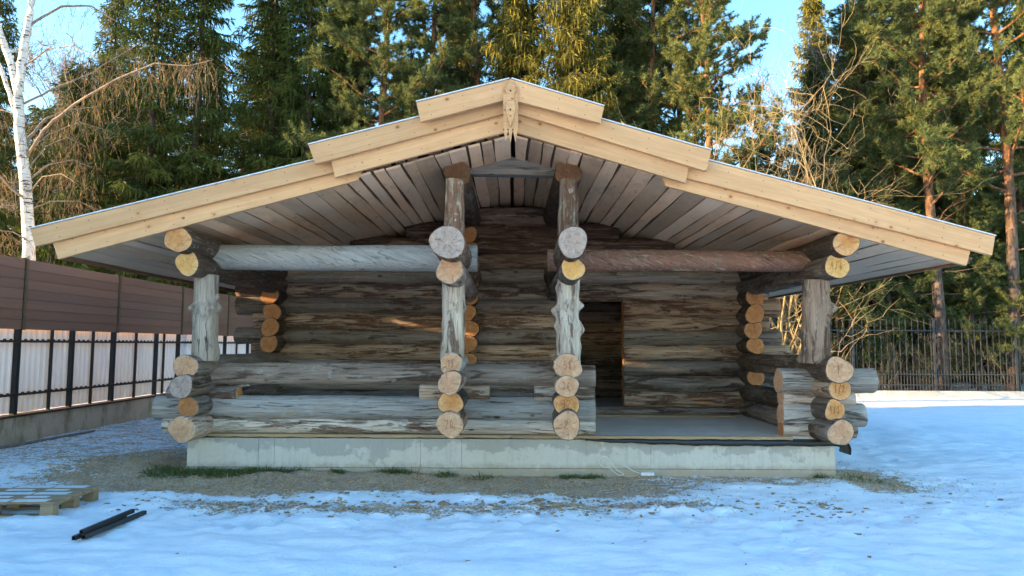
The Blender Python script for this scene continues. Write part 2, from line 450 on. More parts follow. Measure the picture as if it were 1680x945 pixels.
M['base_wall'] = concrete_mat('mossy_concrete', (0.60, 0.45, 0.33), (0.42, 0.30, 0.20), None, 0.6)
M['kerb'] = concrete_mat('pale_kerb', (0.50, 0.48, 0.45), (0.36, 0.34, 0.32))

def ground_mat():
    g = NT('snow_and_soil')
    p = g.geo()
    at = g.n('ShaderNodeAttribute', attribute_name='dirt').outputs['Fac']
    n1 = g.noise(g.scale(p, (0.8, 1.5, 1)), 4.5, 8, 0.74, 0.6)
    n2 = g.noise(p, 34, 6, 0.7, 0.5)
    n3 = g.noise(p, 1.4, 4, 0.6)
    nn = g.math('ADD', g.math('MULTIPLY', n1, 0.6), g.math('MULTIPLY', n2, 0.4))
    f = g.ramp(g.math('ADD', at, g.math('MULTIPLY', g.math('SUBTRACT', nn, 0.5), 2.6)), 0.44, 0.60)
    soil = g.mix(g.ramp(n2, 0.38, 0.66), (0.66, 0.43, 0.255), (0.27, 0.165, 0.092))
    sand = g.noise(p, 2.2, 5, 0.7)
    soil = g.mix(g.math('MULTIPLY', g.ramp(sand, 0.5, 0.66), 0.7), soil, (0.64, 0.45, 0.29))
    gr = g.noise(g.vmath('ADD', p, (3, 8, 1)), 3.1, 5, 0.7)
    soil = g.mix(g.math('MULTIPLY', g.ramp(gr, 0.54, 0.68), 0.35), soil, (0.20, 0.19, 0.10))
    # thin rime left lying over the soil
    rime = g.math('MULTIPLY', g.ramp(g.noise(p, 48, 5, 0.8), 0.47, 0.60), g.ramp(g.noise(p, 3.3, 5, 0.7), 0.36, 0.6))
    soil = g.mix(g.math('MULTIPLY', rime, 0.4), soil, (0.72, 0.74, 0.77))
    ice = g.noise(g.scale(p, (0.8, 2.6, 1)), 2.6, 6, 0.65, 0.5)
    snow = g.mix(g.ramp(n3, 0.3, 0.7), (0.80, 0.83, 0.86), (0.86, 0.88, 0.90))
    snow = g.mix(g.math('MULTIPLY', g.ramp(ice, 0.45, 0.7), 0.55), snow, (0.60, 0.68, 0.78))
    c = g.mix(f, snow, soil)
    h = g.math('ADD', g.math('MULTIPLY', n1, 0.5), g.math('MULTIPLY', n2, g.math('ADD', 0.12, g.math('MULTIPLY', f, 0.5))))
    h = g.math('SUBTRACT', h, g.math('MULTIPLY', f, 0.4))
    h = g.math('ADD', h, g.math('MULTIPLY', g.noise(p, 75, 4, 0.7), 0.10))
    return g.done(g.bsdf(c, 0.75, g.bump(h, 0.9, 0.05), spec=0.2))
M['ground'] = ground_mat()
M['soil'] = plain('clod_soil', (0.32, 0.22, 0.13), 0.95, 0, 25, 0.7, 0.01, 0.1)

def leaf_mat(name, a, b, trans=0.25):
    g = NT(name)
    t = g.n('ShaderNodeAttribute', attribute_name='tint').outputs['Fac']
    rnd = g.rand()
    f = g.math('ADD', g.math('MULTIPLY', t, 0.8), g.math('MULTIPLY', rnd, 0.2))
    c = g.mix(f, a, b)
    d = g.n('ShaderNodeBsdfDiffuse'); g.set(d.inputs[0], c)
    tr = g.n('ShaderNodeBsdfTranslucent'); g.set(tr.inputs[0], c)
    ms = g.n('ShaderNodeMixShader'); ms.inputs[0].default_value = trans
    g.t.links.new(d.outputs[0], ms.inputs[1]); g.t.links.new(tr.outputs[0], ms.inputs[2])
    return g.done(ms)
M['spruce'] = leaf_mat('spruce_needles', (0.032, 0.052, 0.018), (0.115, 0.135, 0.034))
M['spruce_gold'] = leaf_mat('yellow_spruce_needles', (0.05, 0.062, 0.018), (0.23, 0.20, 0.048))  # yellower needle tone than the other spruces
M['pine_needles'] = leaf_mat('pine_needles', (0.05, 0.082, 0.036), (0.21, 0.22, 0.075))
M['twigs'] = leaf_mat('birch_twigs', (0.13, 0.085, 0.05), (0.27, 0.19, 0.10), 0.05)
M['grass'] = leaf_mat('grass_blades', (0.055, 0.09, 0.028), (0.19, 0.20, 0.075), 0.3)
M['straw'] = leaf_mat('dry_straw', (0.34, 0.25, 0.15), (0.60, 0.46, 0.29), 0.2)
M['bare_wood'] = plain('bare_branch_bark', (0.34, 0.25, 0.13), 0.85, 0, 9, 0.6)
M['bare_grey'] = plain('grey_branch_bark', (0.27, 0.21, 0.165), 0.85, 0, 9, 0.6)

def trunk_mat(name, low, high, z0, z1):
    g = NT(name)
    o = g.obj(); x, y, z = g.sep(o)
    n1 = g.noise(g.scale(o, (9, 9, 2.5)), 1, 5, 0.65, 0.6)
    n2 = g.noise(g.scale(o, (30, 30, 9)), 1, 4, 0.6)
    f = g.ramp(g.math('ADD', z, g.math('MULTIPLY', n1, 2.0)), z0, z1)
    c = g.mix(f, low, high)
    c = g.mix(g.math('MULTIPLY', g.ramp(n1, 0.44, 0.56), 0.75), c, tuple(v * 0.35 for v in low))
    h = g.math('ADD', n1, g.math('MULTIPLY', n2, 0.4))
    return g.done(g.bsdf(c, 0.9, g.bump(h, 0.9, 0.03), spec=0.1))
M['pine_trunk'] = trunk_mat('pine_bark', (0.13, 0.095, 0.078), (0.25, 0.115, 0.05), 5.5, 10.0)
M['spruce_trunk'] = trunk_mat('spruce_bark', (0.13, 0.10, 0.08), (0.15, 0.11, 0.085), 3, 8)

def birch_mat():
    g = NT('birch_bark')
    o = g.obj()
    n1 = g.noise(g.scale(o, (5, 5, 26)), 1, 4, 0.6, 0.3)
    n2 = g.noise(g.scale(o, (3, 3, 5)), 1, 4, 0.6, 0.5)
    c = g.mix(g.ramp(n2, 0.4, 0.7), (0.66, 0.63, 0.58), (0.52, 0.48, 0.43))
    c = g.mix(g.ramp(n1, 0.56, 0.62), c, (0.05, 0.042, 0.036))
    c = g.mix(g.ramp(n2, 0.66, 0.72), c, (0.07, 0.06, 0.05))
    return g.done(g.bsdf(c, 0.7, g.bump(n1, 0.4, 0.008), spec=0.2))
M['birch'] = birch_mat()

# ------------------------------------------------------------------ ground
def smooth(a, b, t):
    t = np.clip((t - a) / (b - a), 0, 1); return t * t * (3 - 2 * t)

def grow(start, step, end, k=1.25):
    out = []; p = start
    while p < end:
        step *= k; p += step; out.append(p)
    return out

xs = sorted([-v for v in grow(9.0, 0.055, 420)] + list(np.arange(-9.0, 9.6, 0.055)) + grow(9.6, 0.055, 420))
ys = sorted([-v for v in grow(-3.2, 0.05, 300)] + list(np.arange(3.2, 12.6, 0.05)) + grow(12.6, 0.05, 600, 1.13))
xs = np.array(xs); ys = np.array(ys)
GX, GY = np.meshgrid(xs, ys)

rng = np.random.default_rng(5)
def fnoise(x, y, scale, octs=4, seed=0, rough=0.55):
    r = np.random.default_rng(seed); tot = 0; amp = 1; norm = 0
    for o in range(octs):
        acc = np.zeros_like(x, dtype=float)
        for k in range(7):
            a = r.uniform(0, 2 * math.pi); f = scale * (2 ** o) * r.uniform(0.6, 1.5)
            acc += np.sin((x * math.cos(a) + y * math.sin(a)) * f + r.uniform(0, 6.28) + 1.3 * np.sin((x * math.sin(a * 1.7) + y * math.cos(a * 1.3)) * f * 0.5 + r.uniform(0, 6.28)))
        tot = tot + acc / 2.6 * amp; norm += amp; amp *= rough
    return tot / norm

def dirt_mask(x, y):
    lim = 7.85 + 0.13 * fnoise(x, y, 1.5, 3, 11)
    front = 0.86 * smooth(-0.30, 0.30, y - lim) * smooth(9.9, 9.3, y) * (smooth(-5.9, -4.6, x) * smooth(3.6, 0.6, x + 0.5 * fnoise(x, y, 1.2, 2, 3)))
    front = np.maximum(front, 0.60 * smooth(8.25, 8.8, y) * smooth(9.6, 9.2, y) * smooth(-4.5, -3, x) * smooth(5.0, 3.6, x))
    clod = 0.60 * np.exp(-((y - 7.40 - 0.1 * np.sin(x)) / 0.42) ** 2) * smooth(-4.6, -3.0, x) * smooth(4.2, 1.5, x)
    clod = np.maximum(clod, 0.36 * np.exp(-((y - 7.6) / 0.9) ** 2) * smooth(-0.5, 1.0, x) * smooth(5.0, 3.2, x))
    left = 0.70 * smooth(-6.9, -5.0, x) * smooth(-3.5, -4.3, x) * smooth(7.8, 8.6, y - 0.15 * (x + 5)) * smooth(12.4, 9.8, y)
    yard = 0.47 * smooth(-3.9, -4.6, x) * smooth(8.0, 9.5, y) * smooth(24.0, 19.0, y)
    side = 0.75 * smooth(3.9, 4.2, x) * smooth(5.4, 4.5, x) * smooth(7.9, 8.5, y) * smooth(10.4, 9.4, y)
    side = np.maximum(side, 0.42 * smooth(3.9, 4.3, x) * smooth(6.6, 4.6, x) * smooth(7.4, 8.2, y) * smooth(11.8, 9.4, y))
    base = 0.12 + 0.06 * fnoise(x, y, 0.7, 2, 8) + 0.17 * smooth(5.8, 7.2, y) * smooth(9.5, 8.5, y) * smooth(6.5, 4.5, np.abs(x))
    wood = 0.62 * smooth(24.0, 25.0, y)
    d = np.maximum.reduce([front, clod, left, yard, side, base, wood])
    far = np.where(np.abs(x) > 40, 0.3, d)
    return far

DM = dirt_mask(GX, GY)
n_lo = fnoise(GX, GY, 0.9, 2, 21); n_mid = fnoise(GX * 0.7, GY * 1.3, 5.0, 3, 22); n_hi = fnoise(GX, GY, 14.0, 3, 23, 0.7)
near = smooth(30, 14, np.hypot(GX, GY))
GZ = 0.02 * n_lo * near + near * (0.030 * n_mid * (1 - DM) + 0.010 * n_hi * (1 - DM) + 0.018 * n_hi * DM + 0.01 * n_mid * DM)
clodz = np.clip((n_hi + 0.6 * n_mid) * 0.5, 0, 1) * np.exp(-((GY - 7.5) / 0.5) ** 2) * smooth(-4.6, -3.2, GX) * smooth(4.5, 2.5, GX)
GZ += 0.05 * clodz * near
GZ += 0.05 * smooth(8.1, 9.0, GY) * smooth(10.2, 9.4, GY) * smooth(2.0, -4.0, GX) * smooth(-7.5, -5, GX)
GZ += 0.10 * smooth(-4.0, -4.9, GX) * smooth(-8.0, -6.2, GX) * smooth(8.2, 9.6, GY) * smooth(14, 11, GY)
GZ -= 0.03
fr = np.random.default_rng(66)
for k in range(150):
    if k < 90: fx, fy = fr.uniform(-4.5, 5.0), fr.normal(7.0, .35)
    elif k < 120: t_ = (k - 90) / 30; fx, fy = 3.4 - 2.2 * t_ + .13 * (-1) ** k, 3.3 + 4.6 * t_
    else: t_ = (k - 120) / 30; fx, fy = 4.9 + .12 * (-1) ** k + 1.4 * t_, 5.5 + 9.0 * t_
    ix = slice(np.searchsorted(xs, fx - .4), np.searchsorted(xs, fx + .4)); iy = slice(np.searchsorted(ys, fy - .4), np.searchsorted(ys, fy + .4))
    a_ = fr.normal(1.57, .4); dx_, dy_ = GX[iy, ix] - fx, GY[iy, ix] - fy
    u_ = dx_ * math.cos(a_) + dy_ * math.sin(a_); v_ = -dx_ * math.sin(a_) + dy_ * math.cos(a_)
    d_ = (u_ / .15) ** 2 + (v_ / .065) ** 2
    GZ[iy, ix] += fr.uniform(.014, .026) * (-np.exp(-d_ ** 2) + .35 * np.exp(-(d_ - 1.9) ** 2 * 2))
ny, nx = GX.shape
gv = np.stack([GX, GY, GZ], -1).reshape(-1, 3)
idx = np.arange(nx * ny).reshape(ny, nx)
q = np.stack([idx[:-1, :-1], idx[:-1, 1:], idx[1:, 1:], idx[1:, :-1]], -1).reshape(-1, 4)
gme = bpy.data.meshes.new('ground')
gme.from_pydata(gv, [], q)
gme.polygons.foreach_set('use_smooth', [True] * len(gme.polygons))
at = gme.attributes.new('dirt', 'FLOAT', 'POINT')
at.data.foreach_set('value', DM.reshape(-1).astype(np.float32))
gme.materials.append(M['ground'])
tag(link('ground', gme), kind='structure')

def gz(x, y):
    i = int(np.clip(np.searchsorted(xs, x) - 1, 0, nx - 1)); j = int(np.clip(np.searchsorted(ys, y) - 1, 0, ny - 1))
    return float(GZ[j, i])

# ------------------------------------------------------------------ log cabin
cabin = empty('log_cabin', (0, 9.1, 0))
tag(cabin, 'unfinished log cabin with wide layered pine gable roof and open porch', 'cabin')

LOGN = [0]
DIG = {  # hand drawn strokes in a unit box
 '1': [[(.3,.75),(.5,1),(.5,0)]], '2': [[(.1,.8),(.3,1),(.65,.95),(.7,.7),(.1,0),(.8,.05)]],
 '3': [[(.1,.95),(.5,1),(.7,.8),(.35,.55),(.75,.3),(.5,0),(.1,.08)]], '4': [[(.15,1),(.1,.5),(.7,.5)],[(.6,.95),(.6,0)]],
 '5': [[(.7,1),(.2,1),(.2,.6),(.6,.6),(.75,.3),(.5,0),(.1,.1)]], '6': [[(.6,1),(.2,.5),(.2,.1),(.5,0),(.7,.25),(.5,.5),(.2,.35)]],
 '8': [[(.5,.5),(.2,.8),(.5,1),(.7,.8),(.2,.25),(.5,0),(.75,.25),(.5,.5)]], '0': [[(.4,1),(.1,.6),(.3,0),(.65,.2),(.7,.7),(.4,1)]],
 '/': [[(.75,1.15),(.1,-.15)]]}

def log(name, p0, p1, r0, r1, body, end, parent=cabin, burls=(), marks=None, seg=0.08, sides=26, rough=1.0, flat=None, ecc=0.065):
    LOGN[0] += 1
    r = np.random.default_rng(1000 + LOGN[0])
    p0 = Vector(p0); p1 = Vector(p1); d = p1 - p0; L = d.length
    n = max(4, int(L / seg))
    t = np.linspace(0, L, n + 1); th = np.linspace(0, 2 * math.pi, sides, endpoint=False)
    T, TH = np.meshgrid(t, th, indexing='ij')
    rad = r0 + (r1 - r0) * T / L
    ph = r.uniform(0, 6.28, 16)
    ov = 1 + ecc * np.cos(2 * TH + ph[0] + 0.15 * T) + 0.5 * ecc * np.cos(3 * TH + ph[1] - 0.2 * T)
    nz = 0.0
    for k in range(6):
        nz = nz + np.sin(T * r.uniform(1.0, 5.0) + np.round(r.uniform(1, 5)) * TH + ph[2 + k]) * 0.0022
    for k in range(4):
        nz = nz + np.sin(T * r.uniform(9, 24) + np.round(r.uniform(2, 7)) * TH + ph[8 + k]) * 0.0011
    rad = rad * ov + nz * rough
    for (bx, ba, bs, bh) in burls:
        dth = (TH - ba + math.pi) % (2 * math.pi) - math.pi
        dd = ((T - bx) / bs) ** 2 + (dth * r0 / bs) ** 2
        rad = rad + bh * np.exp(-dd * 1.3)
    if flat is not None:       # hewn off below / above local z
        pass
    bend = r.uniform(-1, 1, 2) * min(0.006 * L, 0.014)
    cy = bend[0] * np.sin(math.pi * T / L); cz = bend[1] * np.sin(math.pi * T / L)
    Yc = rad * np.cos(TH) + cy; Zc = rad * np.sin(TH) + cz
    if flat is not None:
        Zc = np.clip(Zc, flat[0], flat[1])
    V = list(np.stack([T, Yc, Zc], -1).reshape(-1, 3))
    Fc = []; mi = []
    for i in range(n):
        for k in range(sides):
            k2 = (k + 1) % sides
            Fc.append((i * sides + k, (i + 1) * sides + k, (i + 1) * sides + k2, i * sides + k2)); mi.append(0)
    for e in (0, 1):
        base = 0 if e == 0 else n * sides
        xx = -0.004 if e == 0 else L + 0.004
        ring0 = [base + k for k in range(sides)]
        rings = [ring0]
        for s, dx in ((0.955, 1.0), (0.5, 1.4)):
            rr = []
            for k in range(sides):
                v = V[base + k]; rr.append(len(V))
                V.append(np.array([xx if s > 0.9 else xx * 1.0 + (-0.0015 if e == 0 else 0.0015), v[1] * s, v[2] * s]))
            rings.append(rr)
        cc = len(V); V.append(np.array([xx, 0.0, 0.0]))
        for a, b in zip(rings[:-1], rings[1:]):
            for k in range(sides):
                k2 = (k + 1) % sides
                f = (a[k], a[k2], b[k2], b[k]); Fc.append(f if e == 0 else f[::-1]); mi.append(1 if a is not ring0 else 0)
        last = rings[-1]
        for k in range(sides):
            k2 = (k + 1) % sides
            f = (last[k], last[k2], cc); Fc.append(f if e == 0 else f[::-1]); mi.append(1)
    me = mesh(name, V, Fc, [M[body], M[end]], False, mi)
    sm = np.array([m == 0 for m in mi]); me.polygons.foreach_set('use_smooth', sm)
    rot = d.to_track_quat('X', 'Z')
    if abs(d.normalized().z) > .9:      # angle 0 to the viewer's right, 1.5 pi towards the viewer
        ax = d.normalized(); ay = (Vector((1, 0, 0)) - ax * ax.x).normalized()
        rot = Matrix((ax, ay, ax.cross(ay))).transposed().to_quaternion()
    o = link(name, me, parent, p0, rot)
    if marks:
        mb = MB(); h = r0 * 0.62; w = h * 0.55; x0 = -len(marks) * w * 0.5
        # local y runs to the viewer's left on a front end
        for ci, ch in enumerate(marks):
            for st in DIG[ch]:
                pts = [(x0 + (ci + a * 0.8) * w + r.uniform(-.004, .004), -h * 0.42 + b * h + r.uniform(-.004, .004)) for a, b in st]
                for (a0, b0), (a1, b1) in zip(pts[:-1], pts[1:]):
                    dx, dz = a1 - a0, b1 - b0; l = math.hypot(dx, dz) or 1; ex, ez = dx / l * .002, dz / l * .002; px_, pz_ = -dz / l * 0.0019, dx / l * 0.0019
                    m_ = len(mb.v)
                    cs = [(a0 - ex + px_, b0 - ez + pz_), (a1 + ex + px_, b1 + ez + pz_), (a1 + ex - px_, b1 + ez - pz_), (a0 - ex - px_, b0 - ez - pz_)]
                    mb.v += [(-0.0075, -y, z) for y, z in cs] + [(-0.0045, -y, z) for y, z in cs]
                    mb.f += [(m_, m_+1, m_+2, m_+3), (m_+7, m_+6, m_+5, m_+4)] + [(m_+i, m_+4+i, m_+4+(i+1) % 4, m_+(i+1) % 4) for i in range(4)]
        mk = bpy.data.objects.new('pencil_mark', mesh('pencil_mark', mb.v, mb.f, M['pencil']))
        col.objects.link(mk); mk.parent = o
    return o

# foundation: core and cast panels with open joints
FX, FY0, FY1, FZ = 4.09, 9.1, 16.3, 0.445
MB().box((-FX + .02, FY0 + 0.03, -0.3), (FX - .02, FY1, FZ - 0.012)).build('foundation', M['concrete'], cabin)
cuts = [-FX] + [P(x, 745, FY0).x for x in (424, 450, 690, 757, 1068)] + [FX]
for a, b in zip(cuts[:-1], cuts[1:]):
    MB().box((a + .002, FY0, 0.075), (b - .002, FY0 + 0.028, FZ - 0.01)).build('foundation_panel', M['concrete'], cabin)
MB().box((-FX, FY0 - 0.004, -0.3), (FX, FY0 + 0.028, 0.070)).build('foundation_footing', M['concrete'], cabin)
for sx in (-1, 1):
    a, b = sorted((sx * (FX - .018), sx * FX))
    MB().box((a, FY0 + .03, -0.3), (b, FY1, FZ - 0.01)).build('foundation_panel', M['concrete'], cabin)

# porch deck, sill boards and the membrane showing under them
MB().box((-FX + .05, 9.16, 0.449), (FX - .1, 12.0, 0.480)).build('porch_floor', M['deck'], cabin)
MB().box((-3.6, 11.55, 0.482), (3.6, 11.95, 0.505)).build('threshold_board', M['edge_wood'], cabin)
def sill(x0, x1, y0, zt, zb):
    n = 40; mb = MB(); r = random.Random(int(x0 * 100))
    top = []; bot = []
    for i in range(n + 1):
        x = x0 + (x1 - x0) * i / n
        top.append((x, zt)); bot.append((x, zb + r.uniform(-.004, .008)))
    mb.prism(bot + top[::-1], y0, y0 + 0.06).build('sill_board', M['edge_wood'], cabin, origin=((x0 + x1) / 2, y0, zt))
sill(-3.85, -0.02, 9.075, 0.486, 0.450)
sill(0.0, 3.55, 9.07, 0.486, 0.447)
def membrane():
    n = 60; V = []; Fc = []; r = random.Random(4)
    x0, x1 = P(960, 718, 9.05).x, 4.19
    prof = [(9.13, 0.446), (9.06, 0.442), (9.045, 0.425), (9.05, 0.395), (9.058, 0.372)]
    for i in range(n + 1):
        x = x0 + (x1 - x0) * i / n
        k = min(1, i / n * 2.2) ** 0.7
        w = 0.012 * math.sin(i * 0.7) + 0.008 * math.sin(i * 1.9)
        for j, (y, z) in enumerate(prof):
            V.append((x, y - 0.012 * j * (0.3 + w * 8) * 0.3, 0.446 - (0.446 - z) * (0.25 + 0.75 * k) + w * 0.25 * j * 0.4 - 0.0))
    m = len(prof)
    for i in range(n):
        for j in range(m - 1):
            Fc.append((i*m+j, i*m+j+1, (i+1)*m+j+1, (i+1)*m+j))
    b = len(V)   # the end curls down round the corner
    for k in range(7):
        a = k / 6
        for y in (9.02, 9.10, 9.20, 9.34):
            V.append((4.19 + 0.07 * math.sin(a * 2.2), y + 0.01 * math.sin(a * 3), 0.44 - 0.17 * a ** 1.4))
    for k in range(6):
        for j in range(3):
            q_ = b + k * 4 + j; Fc.append((q_, q_ + 1, q_ + 5, q_ + 4))
    me = mesh('membrane', [(x, y - 9.1, z) for x, y, z in V], Fc, M['membrane'], True)
    o = link('membrane_strip', me, cabin, (0, 9.1, 0))
    md = o.modifiers.new('s', 'SOLIDIFY'); md.thickness = 0.004
membrane()

CX, KX = 3.93, 0.70          # corner and middle column axes
ZS = lambda k: 0.60 + 0.257 * k     # side (front to back) rows
ZG = lambda k: 0.47 + 0.257 * k     # gable (left to right) rows
GY0 = 12.05
rr = random.Random(3)
def soffit_z(x): return 4.11 - 0.275 * abs(x)

# gable wall
gm = ['slate', 'slate', 'grey', 'slate', 'mixed', 'slate', 'mixed', 'slate', 'mixed', 'slate', 'brown', 'brown', 'brown', 'brown', 'brown']
gm_r = ['slate', 'mixed', 'slate', 'slate', 'mixed', 'slate', 'mixed', 'mixed', 'mixed', 'brown']
DL, DR = 1.10, 1.88
for k in range(14):
    z = ZG(k); rad = 0.148 + rr.uniform(-.008, .01)
    le, re = -4.35 - rr.choice((0, .22, .30)), 4.30 + rr.choice((.02, .22, .36))
    if z > 2.6:
        lim = (4.11 - z - 0.06) / 0.275
        if lim < 4.4:
            le, re = -lim, lim
            if lim < 0.3: continue
    em = 'end_grey' if k % 2 else 'end_orange'
    if 1 <= k <= 7:
        log('wall_log', (le, GY0, z), (DL, GY0, z), rad, rad - .004, gm[k], em)
        log('wall_log', (DR, GY0, z), (re, GY0, z), rad - .004, rad, gm_r[k], 'end_orange')
    else:
        log('wall_log', (le, GY0, z), (re, GY0, z), rad, rad - .006, gm[k], em)
# side walls: short ends at the room corner, long ones reach the porch front
for sx in (-1, 1):
    for k in range(8):
        z = ZS(k); rad = 0.150 + rr.uniform(-.012, .012)
        y0 = 11.50 + rr.uniform(-.04, .06)
        mk = {5: '31', 7: '53'}.get(k) if sx > 0 else None
        if k in (0, 1, 3):
            continue
        if sx > 0 and k in (4, 5, 6):      # opening added out of view to let daylight into the room
            log('wall_log', (sx * (CX + rr.uniform(-.03, .03)), y0, z), (sx * CX, 13.0, z), rad, rad, 'bark_dark', 'end_orange', marks=mk)
            log('wall_log', (sx * CX, 14.8, z), (sx * CX, 16.6, z), rad, rad, 'bark_dark', 'end_orange')
        else:
            log('wall_log', (sx * (CX + rr.uniform(-.03, .03)), y0, z), (sx * CX, 16.6, z), rad, rad, 'bark_dark', 'end_orange', marks=mk)
    ymat = 'bark_dark' if sx > 0 else 'slate'
    log('porch_rail_log', (sx * (CX + .02), 8.62 if sx > 0 else 8.66, ZS(3) - .03), (sx * CX, 16.6, ZS(3)), .168 if sx > 0 else .15, .14, ymat if sx > 0 else 'slate', 'end_pale', marks='1' if sx > 0 else None)
    log('porch_rail_log', (sx * (CX + (.0 if sx > 0 else .0)), 8.72, ZS(1) - .005), (sx * CX, 16.6, ZS(1)), .128, .14, ymat, 'end_fresh' if sx > 0 else 'end_orange', marks='1/3' if sx > 0 else None)
    log('porch_rail_log', (sx * (CX + .01), 8.60, ZS(0) - .005), (sx * CX, 16.6, ZS(0)), .158, .14, 'slate' if sx > 0 else 'pale_brown', 'end_pale')
    log('corner_stub_log', (sx * (CX + (.06 if sx > 0 else .03)), 8.70 if sx > 0 else 8.58, ZS(2) - .01), (sx * CX, 9.62, ZS(2) - .01), .140 if sx > 0 else .145, .14, 'mixed' if sx > 0 else 'slate', 'end_fresh' if sx > 0 else 'end_grey', marks='1/2' if sx > 0 else None)
    # upper plates
    log('plate_log', (sx * (CX - .01), 8.52, 2.585), (sx * CX, 16.6, 2.60), .148, .145, 'bark_dark', 'end_yellow', marks='4/6' if sx > 0 else None)
    log('purlin_log', (sx * (CX + .03), 8.34, 2.845), (sx * CX, 16.6, 2.85), .160, .155, 'bark_dark', 'end_fresh')
MB().box((-FX + .05, 12.02, 0.449), (FX - .1, 16.2, 0.478)).build('room_floor', M['deck'], cabin)
# rear wall
for k in range(13):
    z = ZG(k); lim = min(4.5, (4.05 - z) / 0.275)
    log('wall_log', (-lim, 16.1, z), (lim, 16.1, z), .15, .15, 'mixed', 'end_grey', seg=0.2, sides=16)
# partition wall behind the left middle column
for k in range(12):
    z = ZS(k); rad = 0.138 + rr.uniform(-.012, .012)
    log('partition_log', (-KX + rr.uniform(-.02, .02), 11.58 + rr.uniform(-.04, .04), z), (-KX, 16.0, z), rad, rad, 'brown', 'end_orange', seg=0.2)

# middle columns
def stack(sx, ends):
    for (px, py, dpx, Y, body, end, mk, y1) in ends:
        p = P(px, py, Y); r_ = dpx * 0.5 / F_PX * Y
        log('cross_log', p, (p.x * 0.35 + sx * KX * 0.65, y1, p.z), r_, r_ * 0.97, body, end, marks=mk)
stack(-1, [(740, 597, 37, 8.45, 'silver', 'end_pale', '15', 9.6), (738, 628, 39, 8.25, 'pale_brown', 'end_pale', None, 9.6),
           (739, 661, 40, 8.38, 'bark_dark', 'end_fresh', None, 9.6), (738, 697, 43, 8.20, 'mixed', 'end_pale', '20', 9.6),
           (738, 442, 46, 8.15, 'pale_brown', 'end_pale', None, 12.0), (734, 397, 58, 7.82, 'bark_rough', 'end_grey', None, 12.0)])
stack(1, [(932, 601, 44, 8.40, 'silver', 'end_pale', '58', 9.6), (930, 634, 37, 8.30, 'grey', 'end_pale', '36', 9.6),
          (930, 664, 41, 8.40, 'bark_dark', 'end_fresh', '32', 9.6), (930, 698, 46, 8.20, 'bark_dark', 'end_pale', '2', 9.6),
          (940, 440, 40, 8.15, 'bark_dark', 'end_yellow', None, 12.0), (940, 397, 52, 7.88, 'bark_dark', 'end_grey', None, 12.0)])
for sx in (-1, 1):
    log('ridge_purlin_log', (sx * KX, 8.85, 3.79), (sx * KX, 16.6, 3.79), .165, .165, 'bark_dark', 'end_brown')

PI = math.pi
def post(px, y_top, y_bot, Y, wpx, body, end, burls=(), lean=0):
    a = P(px + lean, y_bot, Y); b = P(px, y_top, Y)
    b.x = a.x + (b.x - a.x) * 0.6
    r_ = wpx * 0.5 / F_PX * Y
    log('post', a, b, r_ * 1.04, r_ * 0.97, body, end, burls=burls, seg=0.02, sides=40, rough=1.6)
# local axes of an upright log: +Z local points away from the viewer's left/right turn, angles found by eye
post(743, 458, 592, 8.92, 36, 'silver', 'end_grey', [(0.66, 0.3, .05, .03), (0.45, 2.9, .045, .018), (0.66, 4.9, .06, .03), (.2, 1.0, .1, .012), (.85, PI, .08, .012)])
post(932, 458, 596, 8.92, 40, 'silver', 'end_grey', [(0.72, 0, .055, .065), (0.66, PI, .06, .075), (0.60, PI*.9, .04, .05), (0.46, PI, .05, .045), (0.42, 0, .085, .07), (0.5, .3, .05, .04), (0.70, PI * .5, .06, .04), (0.70, PI * 1.5, .07, .05), (0.6, PI * 1.3, .05, .04), (0.95, PI, .06, .03), (0.45, PI * 1.7, .08, .045), (0.22, 0.2, .08, .03)])
post(745, 296, 385, 8.62, 33, 'bark_rough', 'end_grey', [(.3, 1, .1, .01)])
post(932, 296, 385, 8.62, 31, 'bark_rough', 'end_grey', [(.16, PI * 1.5, .035, .03), (.4, 0, .1, .01)])
post(337, 452, 592, 8.95, 37, 'silver', 'end_grey', [(0.66, a * PI / 4, .06, .05 + .025 * (a % 2)) for a in range(8)] + [(0.58, PI * 1.6, .05, .05), (0.12, 0.3, .1, .02), (0.8, 0, .04, .03)])
post(1340, 460, 596, 8.95, 40, 'pale_brown', 'end_grey', [(0.70, 0.0, .075, .12), (0.66, PI * 1.75, .06, .07), (0.04, PI, .09, .07), (0.08, PI * 1.5, .1, .05), (0.3, PI, .1, .02)], lean=-2)

# front cross timbers
def rail(name, x0, x1, yc, dpx, Y, body, end, r2=None, **kw):
    a, b = P(x0, yc, Y), P(x1, yc, Y)
    z = (a.z + b.z) / 2; a.z = b.z = z
    r_ = dpx * .5 / F_PX * Y
    return log(name, a, b, r_, r2 * r_ if r2 else r_, body, end, **kw)
rail('beam_log', 330, 783, 423, 42, 9.25, 'beam_grey', 'end_grey', 1.06, rough=.5, ecc=.02)
rail('beam_log', 899, 1345, 428, 36, 9.25, 'bark_red', 'end_orange', 1.0)
rail('porch_rail_log', 305, 975, 615, 35, 9.25, 'pale_brown', 'end_pale', 1.05)
rail('porch_rail_log', 258, 975, 671, 37, 9.25, 'grey', 'end_grey', 1.0)
rail('porch_rail_log', 272, 975, 699, 28, 9.25, 'silver', 'end_grey', 1.0, flat=(-.09, .12))
rail('rail_block_log', 690, 803, 644, 30, 9.25, 'mixed', 'end_pale')
rail('rail_block_log', 877, 974, 644, 31, 9.25, 'grey', 'end_pale')
rail('rail_block_log', 279, 392, 645, 27, 9.25, 'slate', 'end_fresh')
rail('corner_stub_log', 1277, 1431, 625, 41, 9.25, 'grey', 'end_pale')
rail('corner_stub_log', 1281, 1397, 652, 30, 9.25, 'pale_brown', 'end_pale')
rail('corner_stub_log', 1281, 1415, 681, 36, 9.25, 'grey', 'end_pale')
